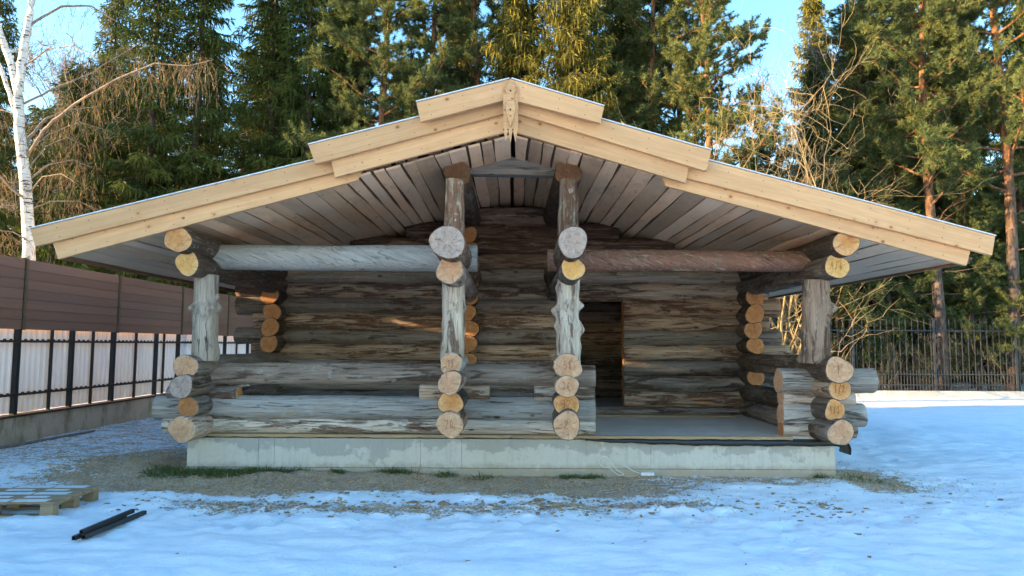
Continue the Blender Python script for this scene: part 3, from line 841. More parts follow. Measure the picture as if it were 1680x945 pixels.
rail('corner_stub_log', 1281, 1401, 706, 28, 9.25, 'silver', 'end_orange', flat=(-.09, .12))

# hewn collar beam between the ridge purlins
cb = [P(x, y, 9.35) for x, y in ((762, 287), (918, 289), (917, 281), (882, 268), (840, 259), (800, 266), (763, 279))]
cc = Vector((0, 9.35, cb[0].z))
me_ = MB().prism([(p.x, p.z) for p in cb], 9.30, 9.46)
me_.build('collar_beam', M['collar'], cabin, origin=cc)

# ------------------------------------------------------------------ roof
roof = empty('roof', (0, 8.2, 4.1))
roof.parent = cabin; roof.location = Vector((0, 8.2, 4.1)) - cabin.location
WORLD['roof'] = Vector((0, 8.2, 4.1))

def soffit_plank(name, s0, s1, side, zoff, th, y0, y1, mat, seed, wob):
    """live-edged board running front to back; s along the slope from the ridge"""
    r = np.random.default_rng(seed); n = 14
    ca = 1 / math.hypot(1, .275); sa = .275 * ca
    V = []; Fc = []
    p1, p2, p3, p4 = r.uniform(0, 6.28, 4)
    ym = (y0 + y1) / 2; sm = (s0 + s1) / 2
    ox, oz = side * sm * ca, 4.11 - sm * sa
    for i in range(n + 1):
        y = y0 + (y1 - y0) * (i / n)
        w0 = wob * (math.sin(i * .9 + p1) + .6 * math.sin(i * 2.1 + p2)); w1 = wob * (math.sin(i * .8 + p3) + .6 * math.sin(i * 2.3 + p4))
        for s in (s0 + w0, s1 + w1):
            for h in (0, th):
                V.append((side * (s * ca + (h + zoff) * sa) - ox, y - ym, 4.11 - s * sa + (h + zoff) * ca - oz))
    for i in range(n):
        a = i * 4; b = a + 4
        for q_ in ((a, a+2, b+2, b), (a+1, b+1, b+3, a+3), (a, b, b+1, a+1), (a+2, a+3, b+3, b+2)):
            Fc.append(q_ if side > 0 else q_[::-1])
    Fc.append((0, 1, 3, 2) if side > 0 else (2, 3, 1, 0)); e = n * 4
    Fc.append((e, e+2, e+3, e+1) if side > 0 else (e+1, e+3, e+2, e))
    link(name, mesh(name, V, Fc, mat), roof, (ox, ym, oz))
rs = random.Random(12); sd = 0
for side in (-1, 1):
    s = 0.03
    while s < 5.42:
        w = rs.uniform(.13, .25); gap = rs.uniform(.008, .030)
        if s + w > 5.55: w = 5.55 - s
        sd += 1
        soffit_plank('soffit_board', s, s + w, side, rs.uniform(-.006, .004), .028, 8.33, 16.6, M['soffit'], sd, .010)
        soffit_plank('bark_slab', s + w - .06, s + w + gap + .06, side, .034, .03, 8.34, 16.6, M['slab'], sd + 500, .012)
        s += w + gap
    MB().box((side * 5.36 - .02, 8.30, soffit_z(5.36) - .03), (side * 5.36 + .02, 16.6, soffit_z(5.36) + .10)).build('eave_board', M['eave'], roof, origin=(side * 5.36, 13, soffit_z(5.36)))

def barge(name, pts, Y, th, mat=None, strip=False):
    w = [P(x, y, Y) for x, y in pts]
    o = (w[0] + w[2]) / 2
    ex = (w[1] - w[0]).normalized(); ang = math.atan2(ex.z, ex.x)
    # local X along the board
    c, s = math.cos(-ang), math.sin(-ang)
    loc = [((p.x - o.x) * c - (p.z - o.z) * s, (p.x - o.x) * s + (p.z - o.z) * c) for p in w]
    mb = MB().prism(loc[::-1], 0, th)
    me = mesh(name, mb.v, mb.f, mat or M['pine'])
    ob = link(name, me, roof, (o.x, Y, o.z))
    ob.rotation_euler = (0, -ang, 0)
    bv = ob.modifiers.new('b', 'BEVEL'); bv.width = .004; bv.segments = 1
    return w
def sheet(w, Y, zlift=.012):
    """roof layer behind the top edge of a board"""
    a, b = w[0], w[1]
    n = Vector((-(b.z - a.z), 0, b.x - a.x)).normalized()
    if n.z < 0: n = -n
    t = n * .02
    mb = MB(); q0 = [a + t * .2, b + t * .2, b + t * .85, a + t * .85]
    mb.prism([(p.x, p.z) for p in q0], Y - .014, 16.7)
    mb.build('roof_layer', M['frost'], roof, origin=(a + b) / 2)
    dk = [a - n * .07, b - n * .07, b - n * .01, a - n * .01]
    MB().prism([(p.x, p.z) for p in dk], Y + .05, 16.68).build('roof_decking', M['slab'], roof, origin=(a + b) / 2)
T = .055
top_boards = [
    ([(683, 168), (836, 130), (836, 162), (690, 200)], 7.93), ([(839, 130), (991, 175), (985, 202), (839, 163)], 7.93),
    ([(506, 238), (828, 157), (828, 186), (517, 269)], 8.06), ([(849, 157), (1167, 247), (1159, 281), (849, 186)], 8.06),
    ([(49, 376), (562, 252), (570, 277), (58, 404)], 8.20), ([(1112, 250), (1633, 388), (1628, 419), (1106, 287)], 8.20)]
low_boards = [
    ([(542, 258), (828, 182), (828, 217), (549, 291)], 8.125), ([(849, 182), (1131, 268), (1125, 300), (849, 218)], 8.125),
    ([(84, 392), (600, 262), (586, 296), (95, 425)], 8.262), ([(1080, 276), (1594, 405), (1586, 436), (1093, 305)], 8.262)]
for pts, Y in top_boards:
    w = barge('barge_board', pts, Y, T)
    sheet(w, Y)
for pts, Y in low_boards:
    barge('barge_board', pts, Y, T)

nails = MB()
for pts, Y in top_boards + low_boards:
    w_ = [P(x, y, Y) for x, y in pts]; n_ = max(3, int((w_[1] - w_[0]).length / .42))
    for i in range(n_):
        t = (i + .35 + .3 * rs.random()) / n_
        for v in (.22 + .1 * rs.random(), .72 + .1 * rs.random()):
            c = w_[0].lerp(w_[1], t).lerp(w_[3].lerp(w_[2], t), v)
            nails.prism([(c.x + .0055 * math.cos(a * PI / 3), c.z + .0055 * math.sin(a * PI / 3)) for a in range(6)], Y - .0025, Y + .002)
tag(nails.build('nail_heads', M['hole'], roof, origin=P(840, 250, 8.1)), kind='stuff')
def zz(pts): return [(760 + x / 6.75, 120 + y / 6.75) for x, y in pts]
fin = MB()
def fadd(pts, Y, th):
    fin.prism([(lambda p: (p.x, p.z))(P(x, y, Y)) for x, y in zz(pts)][::-1], Y, Y + th)
fadd([(443, 150), (608, 150), (606, 620), (578, 768), (562, 690), (549, 632), (537, 690), (524, 776), (510, 690), (497, 632), (484, 690), (470, 768), (446, 620)], 7.905, .022)
fadd([(524, 52), (588, 185), (562, 222), (562, 300), (578, 345), (578, 402), (570, 402), (556, 312), (524, 300), (490, 310), (468, 350), (470, 402), (443, 402), (443, 230), (487, 225), (460, 182)], 7.878, .025)
fadd([(470, 350), (490, 314), (524, 303), (556, 314), (577, 350), (577, 410), (524, 592), (472, 410)], 7.86, .043)
fob = fin.build('finial', M['pine'], roof, origin=P(840, 180, 8.0))
hol = MB()  # flat dark discs; the holes' inner shade is put into their colour
for hx, hy, hr, Y in ((523, 193, 10, 7.874), (522, 402, 10, 7.856), (521, 470, 7, 7.856), (448, 624, 8, 7.901), (497, 624, 9, 7.901), (549, 624, 9, 7.901)):
    c = P(*zz([(hx, hy)])[0], Y); r_ = hr / 6.75 / F_PX * Y
    hol.prism([(c.x + r_ * math.cos(a * PI / 5), c.z + r_ * math.sin(a * PI / 5)) for a in range(10)], Y, Y + .006)
hol.build('finial_dark_disc', M['hole'], roof, origin=P(840, 180, 8.0))

# fresh plank stored under the left eave, catching the sun
a_, b_ = P(352, 455, 14.6), P(415, 468, 14.6)
pl = MB().prism([(a_.x, a_.z), (b_.x, b_.z), (b_.x, b_.z + .07), (a_.x, a_.z + .07)], 14.6, 14.75)
pl.build('eave_brace', M['fresh_board'], cabin, origin=(a_ + b_) / 2)

# ------------------------------------------------------------------ left fence
LX = -8.2
fence = empty('board_fence', (LX, 15, 0))
tag(fence, 'tall brown board fence with white corrugated sheets below, left of the cabin', 'fence')
F_Y0, F_Y1 = 3.3, 34.6
for i in range(11):
    y0 = F_Y0 + i * 2.85
    MB().box((LX - .14, y0, -.3), (LX + .10, y0 + 2.845, .40 + .002 * (i % 2))).build('fence_base_wall', M['base_wall'], fence)
    MB().box((LX - .12, y0, .404), (LX + .13, y0 + 2.846, .436)).build('fence_base_cap', M['rust'], fence)
    # corrugated sheet
    n = 120; V = []; Fc = []
    for k in range(n + 1):
        y = -1.42 + 2.84 * k / n; ph = (k % 6)
        x = .014 if ph in (1, 2) else (-.006 if ph in (4, 5, 0) else .006)
        V += [(x, y, -.7), (x, y, .7)]
    for k in range(n): Fc.append((2*k, 2*k+2, 2*k+3, 2*k+1))
    if i == 0: sh_me = mesh('corrugated_sheet', V, Fc, M['sheet'])
    link('corrugated_sheet', sh_me, fence, (LX - .045, y0 + 1.425, 1.16))
    # boards above
    for j in range(7):
        z0 = 1.84 + j * .168
        if i == 0 and j == 0:
            bm_ = MB().box((-.012, -1.4, 0), (.014, 1.4, .155)).box((-.012, -1.4, .1552), (.003, 1.4, .1675)); bd_me = mesh('fence_board', bm_.v, bm_.f, M['brown_board'])
        o = link('fence_board', bd_me, fence, (LX + .03, y0 + 1.425, z0))
    if i == 0:
        st_me = mesh('post_strip', *(lambda m: (m.v, m.f))(MB().box((-.015, -.022, 0), (.018, .022, 1.20))), M['gold_edge'])
        po_me = mesh('fence_post', *(lambda m: (m.v, m.f))(MB().box((-.04, -.04, 0), (.04, .04, 2.6))), M['black_steel'])
        th_me = mesh('fence_stud', *(lambda m: (m.v, m.f))(MB().box((-.02, -.022, 0), (.02, .022, 1.42))), M['black_steel'])
        ra_me = mesh('fence_rail', *(lambda m: (m.v, m.f))(MB().box((-.016, -1.40, -.02), (.016, 1.40, .02))), M['rust'])
        cl = MB()
        for c in range(19): cl.box((0, -1.32 + c * .147 - .022, .018), (.02, -1.32 + c * .147 + .022, .042))
        cl_me = mesh('rail_clips', cl.v, cl.f, M['rust'])
    link('post_strip', st_me, fence, (LX + .055, y0 + .02, 1.83))
    link('fence_post', po_me, fence, (LX + .03 - .04, y0 - .02, .436))
    link('fence_post', po_me, fence, (LX + .03 - .04, y0 + 1.45 if i % 2 else y0 + 1.75, .436)).scale = (.9, .9, .545)
    for q_ in (.85, 2.1): link('fence_stud', th_me, fence, (LX + .0, y0 + q_, .436))
    for z in (.76, 1.64):
        link('fence_rail', ra_me, fence, (LX + .015, y0 + 1.425, z))
        tag(link('rail_clips', cl_me, fence, (LX + .032, y0 + 1.425, z - .0)), kind='stuff')

# ------------------------------------------------------------------ picket fence on the right
PY = 24.0
pf = empty('metal_picket_fence', (14, PY, 0))
tag(pf, 'dark metal picket fence with spear tips on a concrete kerb at the forest edge', 'fence')
for i in range(12):
    x0 = -7.5 + i * 4.0
    MB().box((x0, PY - .22, -.2), (x0 + 3.99, PY + .12, .17)).build('kerb_block', M['kerb'], pf)
pk = MB().box((-.011, -.011, 0), (.011, .011, 2.25)); m_ = len(pk.v)
pk.v += [(-.018, -.011, 2.25), (.018, -.011, 2.25), (.018, .011, 2.25), (-.018, .011, 2.25), (0, 0, 2.42)]
pk.f += [(m_, m_+1, m_+4), (m_+1, m_+2, m_+4), (m_+2, m_+3, m_+4), (m_+3, m_, m_+4), (m_+3, m_+2, m_+1, m_)]
pk_me = mesh('picket', pk.v, pk.f, M['grey_steel'])
sp_me = mesh('short_picket', [(x * .8, y * .8, z * .27) for x, y, z in pk.v], pk.f, M['grey_steel'])
x = 7.2
while x < 24.5:
    link('picket', pk_me, pf, (x, PY, .20)); link('short_picket', sp_me, pf, (x + .105, PY, .20)); x += .21
xp = 8.75
po2 = MB().box((-.035, -.035, 0), (.035, .035, 2.38)); po2.box((-.045, -.045, 2.38), (.045, .045, 2.41))
po2_me = mesh('picket_fence_post', po2.v, po2.f, M['grey_steel'])
while xp < 25:
    link('fence_post', po2_me, pf, (xp, PY + .0, .172)); xp += 2.74
for z in (.36, .72, 2.18):
    MB().box((7.0, PY - .018, z - .018), (24.6, PY + .018, z + .018)).build('fence_rail', M['grey_steel'], pf)

# ------------------------------------------------------------------ trees
UP = np.array([0, 0, 1.0])
def norm(a): return a / (np.linalg.norm(a, axis=-1, keepdims=True) + 1e-9)

def strips(B, D, L, W, droop, r):
    """narrow tapered blades, three triangles each"""
    n = len(B); D = norm(D)
    S = norm(np.cross(D, r.normal(size=(n, 3))))
    L = L[:, None]; W = W[:, None]
    mid = B + D * L * .55; tip = B + D * L - UP * (droop[:, None] * L)
    mid = mid - UP * (droop[:, None] * L * .3)
    V = np.stack([B - S * W * .3, B + S * W * .3, mid + S * W * .5, mid - S * W * .5, tip], 1).reshape(-1, 3)
    k = np.arange(n)[:, None] * 5
    Tt = np.concatenate([k + np.array([0, 1, 2]), k + np.array([0, 2, 3]), k + np.array([3, 2, 4])], 0)
    return V, Tt

def spruce_mesh(name, H, Lmax, seed, mat, zmin=1.0, dens=1.0, droop=0.5, power=0.75):
    r = np.random.default_rng(seed)
    Bs, Ds, Ls, Ws, Drs, Ti = [], [], [], [], [], []
    wood = MB()
    z = zmin
    while z < H - 0.4:
        u = z / H
        nb = int(r.integers(4, 7))
        base_a = r.uniform(0, 6.28)
        for b in range(nb):
            az = base_a + b * 6.283 / nb + r.uniform(-.35, .35)
            L = Lmax * (1 - u) ** power * r.uniform(.62, 1.15) + .25
            if r.random() < .08: continue
            slope = -.15 - .45 * (1 - u) + r.uniform(-.12, .12) + (.6 * max(0, u - .7) / .3)
            np_ = max(4, int(L / .14))
            t = np.linspace(.12, 1, np_)
            out = np.array([math.cos(az), math.sin(az), 0]); sid = np.array([-math.sin(az), math.cos(az), 0])
            pos = np.outer(t * L, out) + np.outer(slope * L * t + .28 * L * t ** 2.2, UP) + np.array([0, 0, z + r.uniform(-.15, .15)])
            pos += np.outer(np.sin(t * 4 + r.uniform(0, 6)) * .06 * L * .3, sid)
            wood.tube([(0, 0, z), tuple(pos[np_ // 2]), tuple(pos[-1])], [.03 + .012 * L, .018, .006], 3, False)
            btint = r.uniform(-.1, .6)
            per = int(14 * dens)
            for k in range(per):
                m = np_
                mode = k % 4
                sgn = 1 if k % 2 else -1
                jit = r.normal(size=(m, 3)) * .05
                lat = (.22 + .42 * (1 - t)) * min(1, L / 2 + .3)
                if mode in (0, 1):     # side sprays
                    off = r.uniform(0, 1, m) * lat
                    B = pos + sid * (sgn * off)[:, None] - UP * (off * .35)[:, None] + jit
                    D = sid * sgn * .8 + out * .7 - UP * r.uniform(.1, .7, m)[:, None]
                    ln = r.uniform(.16, .34, m); dr = r.uniform(.1, .5, m)
                elif mode == 2:        # hanging twigs
                    off = r.uniform(-1, 1, m) * lat
                    B = pos + sid * off[:, None] - UP * (np.abs(off) * .35)[:, None] + jit
                    D = -UP * 1.0 + out * r.uniform(-.1, .35, m)[:, None] + sid * r.uniform(-.25, .25, m)[:, None]
                    ln = r.uniform(.18, .55, m) * droop * 1.5; dr = r.uniform(.0, .3, m)
                else:                  # along the top
                    B = pos + jit * .6
                    D = out * 1.0 + sid * r.uniform(-.5, .5, m)[:, None] + UP * r.uniform(-.1, .35, m)[:, None]
                    ln = r.uniform(.12, .26, m); dr = r.uniform(0, .2, m)
                Bs.append(B); Ds.append(np.broadcast_to(D, B.shape)); Ls.append(ln); Ws.append(r.uniform(.028, .060, m)); Drs.append(dr)
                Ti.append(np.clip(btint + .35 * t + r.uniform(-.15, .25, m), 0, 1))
        z += r.uniform(.26, .46)
    B = np.concatenate(Bs); D = np.concatenate(Ds); L = np.concatenate(Ls); W = np.concatenate(Ws); Dr = np.concatenate(Drs); ti = np.concatenate(Ti)
    V, Tt = strips(B, D, L, W, Dr, r)
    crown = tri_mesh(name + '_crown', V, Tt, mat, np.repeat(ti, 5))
    tr = MB(); pts = [(.05 * math.sin(i), .05 * math.cos(i * 1.3), H * i / 12) for i in range(13)]
    tr.tube(pts, [.22 * (1 - i / 12.4) + .012 for i in range(13)], 10)
    trunk = mesh(name + '_trunk', tr.v, tr.f, M['spruce_trunk'], True)
    limbs = mesh(name + '_limbs', wood.v, wood.f, M['spruce_trunk'])
    return {'trunk': trunk, 'branches': limbs, 'crown': crown}

def curve_pts(a, d, L, n, r, bend, lift=0.0):
    pts = [np.array(a, float)]; d = norm(np.array(d, float)); step = L / n
    for i in range(n):
        d = norm(d + r.normal(size=3) * bend + UP * lift)
        pts.append(pts[-1] + d * step)
    return pts, d

def pine_mesh(name, H, seed, clear, spread, tuft_n=36, low_branches=True, tr_r=.24, lim_lift=.06, nl=None):
    r = np.random.default_rng(seed)
    tr = MB(); ph = r.uniform(0, 6, 2)
    axis = lambda z: np.array([.16 * math.sin(z * .33 + ph[0]), .16 * math.sin(z * .27 + ph[1]), z])
    tr.tube([tuple(axis(H * i / 16)) for i in range(17)], [tr_r * (1 - .8 * i / 16) + .02 for i in range(17)], 10)
    wood = MB(); tips = []
    nl = nl or int((H - clear) * 4.2)
    for i in range(nl):
        z = clear + (H - clear) * (i / nl) ** .9 + r.uniform(-.2, .2)
        u = (z - clear) / (H - clear)
        az = i * 2.4 + r.uniform(-.5, .5)
        L = spread * (1.05 - .75 * u) * r.uniform(.55, 1.2)
        d = (math.cos(az), math.sin(az), r.uniform(-.12, .30) + .4 * u)
        pts, dd = curve_pts(axis(z), d, L, 7, r, .14, lim_lift)
        rad = [.055 * (1 - .6 * u) * (1 - k / 7.6) + .006 for k in range(8)]
        wood.tube([tuple(p) for p in pts], rad, 5, False)
        for s in range(int(5 + L * 3.2)):
            k = int(r.integers(2, 8)); b = pts[k]
            dv = norm(np.array(dd) * .7 + r.normal(size=3) * np.array([.8, .8, .45]))
            l2 = r.uniform(.3, .9) * (.45 + .2 * L)
            sp, d2 = curve_pts(b, dv, l2, 3, r, .2, .12)
            wood.tube([tuple(p) for p in sp], [.016, .012, .008, .005], 3, False)
            tips.append((sp[-1], d2)); tips.append((sp[-2], d2)); tips.append((sp[1] + r.normal(size=3) * .1, d2))
            for e in range(2):
                s3, d3 = curve_pts(sp[int(r.integers(1, 4))], norm(d2 + r.normal(size=3) * .8), r.uniform(.18, .4), 2, r, .2, .1)
                wood.tube([tuple(p) for p in s3], [.008, .006, .004], 3, False)
                tips.append((s3[-1], d3)); tips.append((s3[1], d3))
    if low_branches:   # dead limbs below the crown
        for i in range(14):
            z = clear * r.uniform(.25, 1.0); az = r.uniform(0, 6.28)
            pts, dd = curve_pts(axis(z), (math.cos(az), math.sin(az), -.05), r.uniform(.5, 2.2), 6, r, .2, -.02)
            wood.tube([tuple(p) for p in pts], [.028, .024, .019, .014, .01, .007, .004], 4, False)
            for s in range(3):
                s3, _ = curve_pts(pts[int(r.integers(2, 6))], r.normal(size=3), r.uniform(.3, .8), 3, r, .3)
                wood.tube([tuple(p) for p in s3], [.009, .007, .005, .003], 3, False)
    nt = len(tips); C = np.array([t[0] for t in tips]); Dt = norm(np.array([t[1] for t in tips]))
    B = np.repeat(C, tuft_n, 0) - np.repeat(Dt, tuft_n, 0) * r.uniform(-.04, .20, nt * tuft_n)[:, None]
    D = np.repeat(Dt, tuft_n, 0) * .55 + UP * .25 + norm(r.normal(size=(nt * tuft_n, 3))) * .95
    Lr = r.uniform(.12, .22, nt * tuft_n); W = r.uniform(.018, .034, nt * tuft_n)
    ti = np.clip(np.repeat(r.uniform(.05, .75, nt), tuft_n) + r.uniform(-.2, .25, nt * tuft_n), 0, 1)
    n = len(B); D = norm(D); S = norm(np.cross(D, r.normal(size=(n, 3))))
    V = np.stack([B - S * W[:, None] * .5, B + S * W[:, None] * .5, B + D * Lr[:, None]], 1).reshape(-1, 3)
    Tt = np.arange(n * 3).reshape(n, 3)
    crown = tri_mesh(name + '_crown', V, Tt, M['pine_needles'], np.repeat(ti, 3))
    return {'trunk': mesh(name + '_trunk', tr.v, tr.f, M['pine_trunk'], True), 'branches': mesh(name + '_limbs', wood.v, wood.f, M['pine_trunk']), 'crown': crown}

def bare_mesh(name, seed, H, stems, spread, depth, mat, r0=.05, twig=.003, upright=.1):
    r = np.random.default_rng(seed); mb = MB(); twigs = MB()
    def rec(p, d, L, rad, lev):
        n = 5
        pts, dd = curve_pts(p, d, L, n, r, .12 + .05 * lev, upright * (.5 if lev else 1))
        rads = [rad * (1 - .5 * k / n) for k in range(n + 1)]
        (mb if lev < 2 else twigs).tube([tuple(q) for q in pts], rads, 5 if lev == 0 else 3, False)
        if lev >= depth: return
        nb = int(r.integers(4, 7)) if lev < depth - 1 else int(r.integers(5, 8))
        for b in range(nb):
            k = int(r.integers(1, n + 1))
            nd = norm(dd * .9 + r.normal(size=3) * .55)
            rec(pts[k], nd, L * r.uniform(.38, .68), max(twig, rads[k] * .55), lev + 1)
    for s in range(stems):
        az = r.uniform(0, 6.28); tilt = spread * r.uniform(.2, 1)
        rec(np.array([r.normal() * .12 * (stems > 1), r.normal() * .12 * (stems > 1), 0]), (math.cos(az) * tilt, math.sin(az) * tilt, 1), H * r.uniform(.5, .72), r0 * r.uniform(.7, 1.1), 0)
    return {'stems': mesh(name + '_stems', mb.v, mb.f, mat), 'twigs': mesh(name + '_twigs', twigs.v, twigs.f, mat)}

SP = [spruce_mesh('spruce_a', 21, 2.75, 1, M['spruce'], .8), spruce_mesh('spruce_b', 23, 2.2, 2, M['spruce'], 1.5, droop=.6),
      spruce_mesh('spruce_c', 20, 2.8, 3, M['spruce_gold'], 1.5, droop=.62, dens=1.15), spruce_mesh('spruce_d', 12, 2.3, 4, M['spruce'], .3)]
PN = [pine_mesh('pine_a', 19, 11, 7.0, 3.4, tr_r=.2), pine_mesh('pine_b', 20, 12, 6.0, 3.2), pine_mesh('pine_c', 13, 13, 1.2, 3.1, low_branches=False, tr_r=.16, nl=58),
      pine_mesh('pine_d', 21, 14, 11.5, 3.0, tr_r=.2)]
BB = [bare_mesh('bare_a', 21, 9.5, 11, .8, 3, M['bare_wood'], .06, .006), bare_mesh('bare_b', 22, 15, 2, .12, 4, M['bare_grey'], .11, .011, .16),
      bare_mesh('bare_c', 23, 3.6, 8, .9, 3, M['bare_wood'], .028, .005)]

def plant(name, protos, x, y, scale, rot, label, cat='tree', group=None, sz=None):
    o = empty(name, (x, y, -.05)); o.rotation_euler = (0, 0, rot); o.scale = (scale, scale, sz or scale)
    tag(o, label, cat, group)
    for pn, me in protos.items():
        c = bpy.data.objects.new(pn, me); col.objects.link(c); c.parent = o
    return o
def X(px, Y): return P(px, 400, Y).x

rt = random.Random(77)
def T_(name, pr, px, Y, sc, label, rot=None, sz=None, cat='tree', group=None):
    plant(name, pr, X(px, Y), Y, sc, rt.uniform(0, 6.28) if rot is None else rot, label, cat, group, sz)

# spruces behind the left fence and the cabin
T_('spruce_tree', SP[3], 118, 25.5, 1.0, 'young spruce with sunlit left side just behind the birch trunk')
T_('spruce_tree', SP[0], -25, 24.5, .7, 'spruce at the far left edge, its boughs behind the birch stem')
T_('spruce_tree', SP[0], 315, 27.5, 1.0, 'broad green spruce above the left eave with sunlit left boughs')
T_('spruce_tree', SP[1], 440, 29.0, 1.05, 'tall narrow dark spruce between the broad spruce and the pines')
T_('spruce_tree', SP[1], 160, 36.0, .72, 'small dark spruce with pointed top against the sky at upper left')
T_('spruce_tree', SP[3], 210, 32.0, 1.15, 'mid-height dark spruce left of the broad green spruce')
T_('spruce_tree', SP[0], 548, 31.0, .98, 'dark spruce behind the left roof slope beside the forked pine')
T_('spruce_tree', SP[2], 855, 27.8, 1.0, 'yellow-green drooping spruce directly behind the roof peak')
T_('spruce_tree', SP[2], 940, 26.6, .98, 'gold-toned spruce with hanging twigs right of the roof peak')
T_('spruce_tree', SP[1], 1345, 34.0, .72, 'dark spruce with pointed crown against blue sky at upper right')
T_('spruce_tree', SP[3], 1235, 31.0, .85, 'low dark spruce behind the golden bare shrub')
# pines
T_('pine_tree', PN[0], 628, 27.0, 1.0, 'pine with forked orange trunk above the left roof slope')
T_('pine_tree', PN[3], 590, 32.0, .9, 'slender pine trunk left of the forked pine')
T_('pine_tree', PN[1], 705, 29.5, .92, 'dense blue-green pine left of the roof peak')
T_('pine_tree', PN[3], 776, 29.0, 1.0, 'straight pine trunk between the dense pine and the drooping spruces')
T_('pine_tree', PN[0], 1160, 25.4, .92, 'pine with thick sunlit orange trunk above the right roof step', rot=2.2)
T_('pine_tree', PN[3], 1120, 30.5, .95, 'thin dark pine trunk left of the thick sunlit pine')
T_('pine_tree', PN[2], 1025, 25.6, .62, 'small bushy pine peeping over the right roof step')
T_('pine_tree', PN[0], 1532, 25.0, .95, 'tall pine with reddish trunk over the right eave')
T_('pine_tree', PN[0], 1652, 24.9, 1.0, 'thick pine at the right edge of the picture', rot=1.0)
T_('pine_tree', PN[2], 1455, 26.0, .74, 'spreading young pine with blue-green tufts over the right roof slope')
T_('pine_tree', PN[2], 1590, 25.6, .60, 'bushy young pine just right of the right eave tip')
T_('pine_tree', PN[2], 1130, 26.0, .56, 'low pine tufts beside the shrub above the right roof slope')
T_('pine_tree', PN[3], 1480, 29.0, .9, 'grey pine trunk seen through the picket fence near the eave')
T_('pine_tree', PN[2], 1400, 27.6, .80, 'bushy pine behind the spreading young pine over the right roof slope')
T_('pine_tree', PN[2], 1490, 27.0, .74, 'blue-green young pine in front of the tall reddish trunk')
T_('pine_tree', PN[2], 1685, 26.8, .85, 'sunlit bushy pine at the right edge above the picket fence')
T_('pine_tree', PN[1], 1585, 29.5, .9, 'full pine crown between the two tall trunks at right')
T_('pine_tree', PN[0], 1420, 29.0, .85, 'pine crown high over the right roof slope, right of the pointed spruce')
T_('spruce_tree', SP[2], 1020, 30.0, 1.0, 'shaded spruce filling the gap right of the gold spruces')
T_('spruce_tree', SP[0], 500, 28.5, 1.0, 'dense spruce over the lowest roof step on the left')
# unseen spruces added beyond the fence to keep the cabin front in shade
for i, (x, y, sc_) in enumerate(((-12.2, 2.6, .78), (-12.0, 4.4, .85), (-12.3, 6.0, .9), (-12.2, 7.7, .85), (-14.6, 3.6, .9), (-14.8, 5.2, .95), (-14.9, 6.9, .95), (-15.2, 1.8, .9), (-17.2, 4.4, 1.0), (-17.4, 6.4, 1.0))):
    plant('spruce_tree', SP[3], x, y, sc_, i * 1.3, 'unseen spruce added behind the left fence to shade the cabin', 'tree', 'unseen spruces added for shade')
T_('pine_tree', PN[0], 1070, 27.5, .95, 'pine with broad sunlit boughs left of the thick orange trunk')
T_('pine_tree', PN[2], 1000, 26.2, .78, 'pale green pine boughs over the right end of the top roof step')
T_('spruce_tree', SP[0], 240, 26.6, .95, 'spruce left of the broad green spruce, twigs hanging before it')
T_('spruce_tree', SP[3], 60, 28.5, .95, 'spruce seen right of the birch trunk')
T_('spruce_tree', SP[1], 1400, 33.0, .72, 'dark spruce right of the pointed crown at upper right')
for px_, Y_, lb in ((112, 29.0, 'just right of the birch trunk'), (190, 33.5, 'behind the small dark spruces at left')):
    T_('bare_tree', BB[1], px_, Y_, 1.0, 'leafless tree with a haze of brown twigs ' + lb)
T_('spruce_tree', SP[1], 172, 29.0, .78, 'dark spruce behind the drooping birch twigs')
T_('pine_tree', PN[2], 1612, 25.6, .52, 'small pine between the two sunlit trunks behind the picket fence')
T_('pine_tree', PN[2], 1370, 25.8, .62, 'small pine left of the reddish trunk, low over the right eave')
# bare trees and shrubs
T_('pine_tree', PN[2], 1258, 28.5, .78, 'pine crown in the gap left of the golden bare shrub')
T_('bare_shrub', BB[0], 1285, 24.9, 1.1, 'golden bare shrub with fanning branches over the right roof slope', cat='shrub')
T_('bare_shrub', BB[0], 1195, 24.9, .95, 'bare twiggy shrub beside the thick sunlit pine trunk', cat='shrub')
T_('bare_tree', BB[1], 1300, 33.0, 1.0, 'leafless tree with fine pale twigs against blue sky at upper right')
T_('bare_tree', BB[1], 1245, 36.0, .95, 'second leafless tree left of the dark pointed spruce')
T_('bare_tree', BB[1], 130, 29.0, .95, 'leafless tree with fine twigs between the birch and the broad spruce')
T_('bare_tree', BB[1], 1340, 30.0, 1.1, 'leafless tree in front of the dark pointed spruce')
T_('bare_tree', BB[1], 20, 29.0, 1.05, 'leafless tree left of the birch stem')
T_('bare_tree', BB[1], 78, 31.0, 1.0, 'leafless brown-stemmed tree behind the birch')
T_('bare_tree', BB[1], 205, 35.0, 1.05, 'leafless tree crown against the sky left of the broad spruce')
for i, (px, Y, s) in enumerate(((1305, 25.2, .85), (1440, 25.6, .7), (1525, 25.5, .7), (1640, 25.4, .9))):
    T_('bare_bush', BB[2], px, Y, s, 'leafless sunlit bush just behind the picket fence, ' + ('beside the cabin corner', 'right of the corner post', 'below the right eave tip', 'at the right edge')[i], cat='bush', group='bushes behind the picket fence')
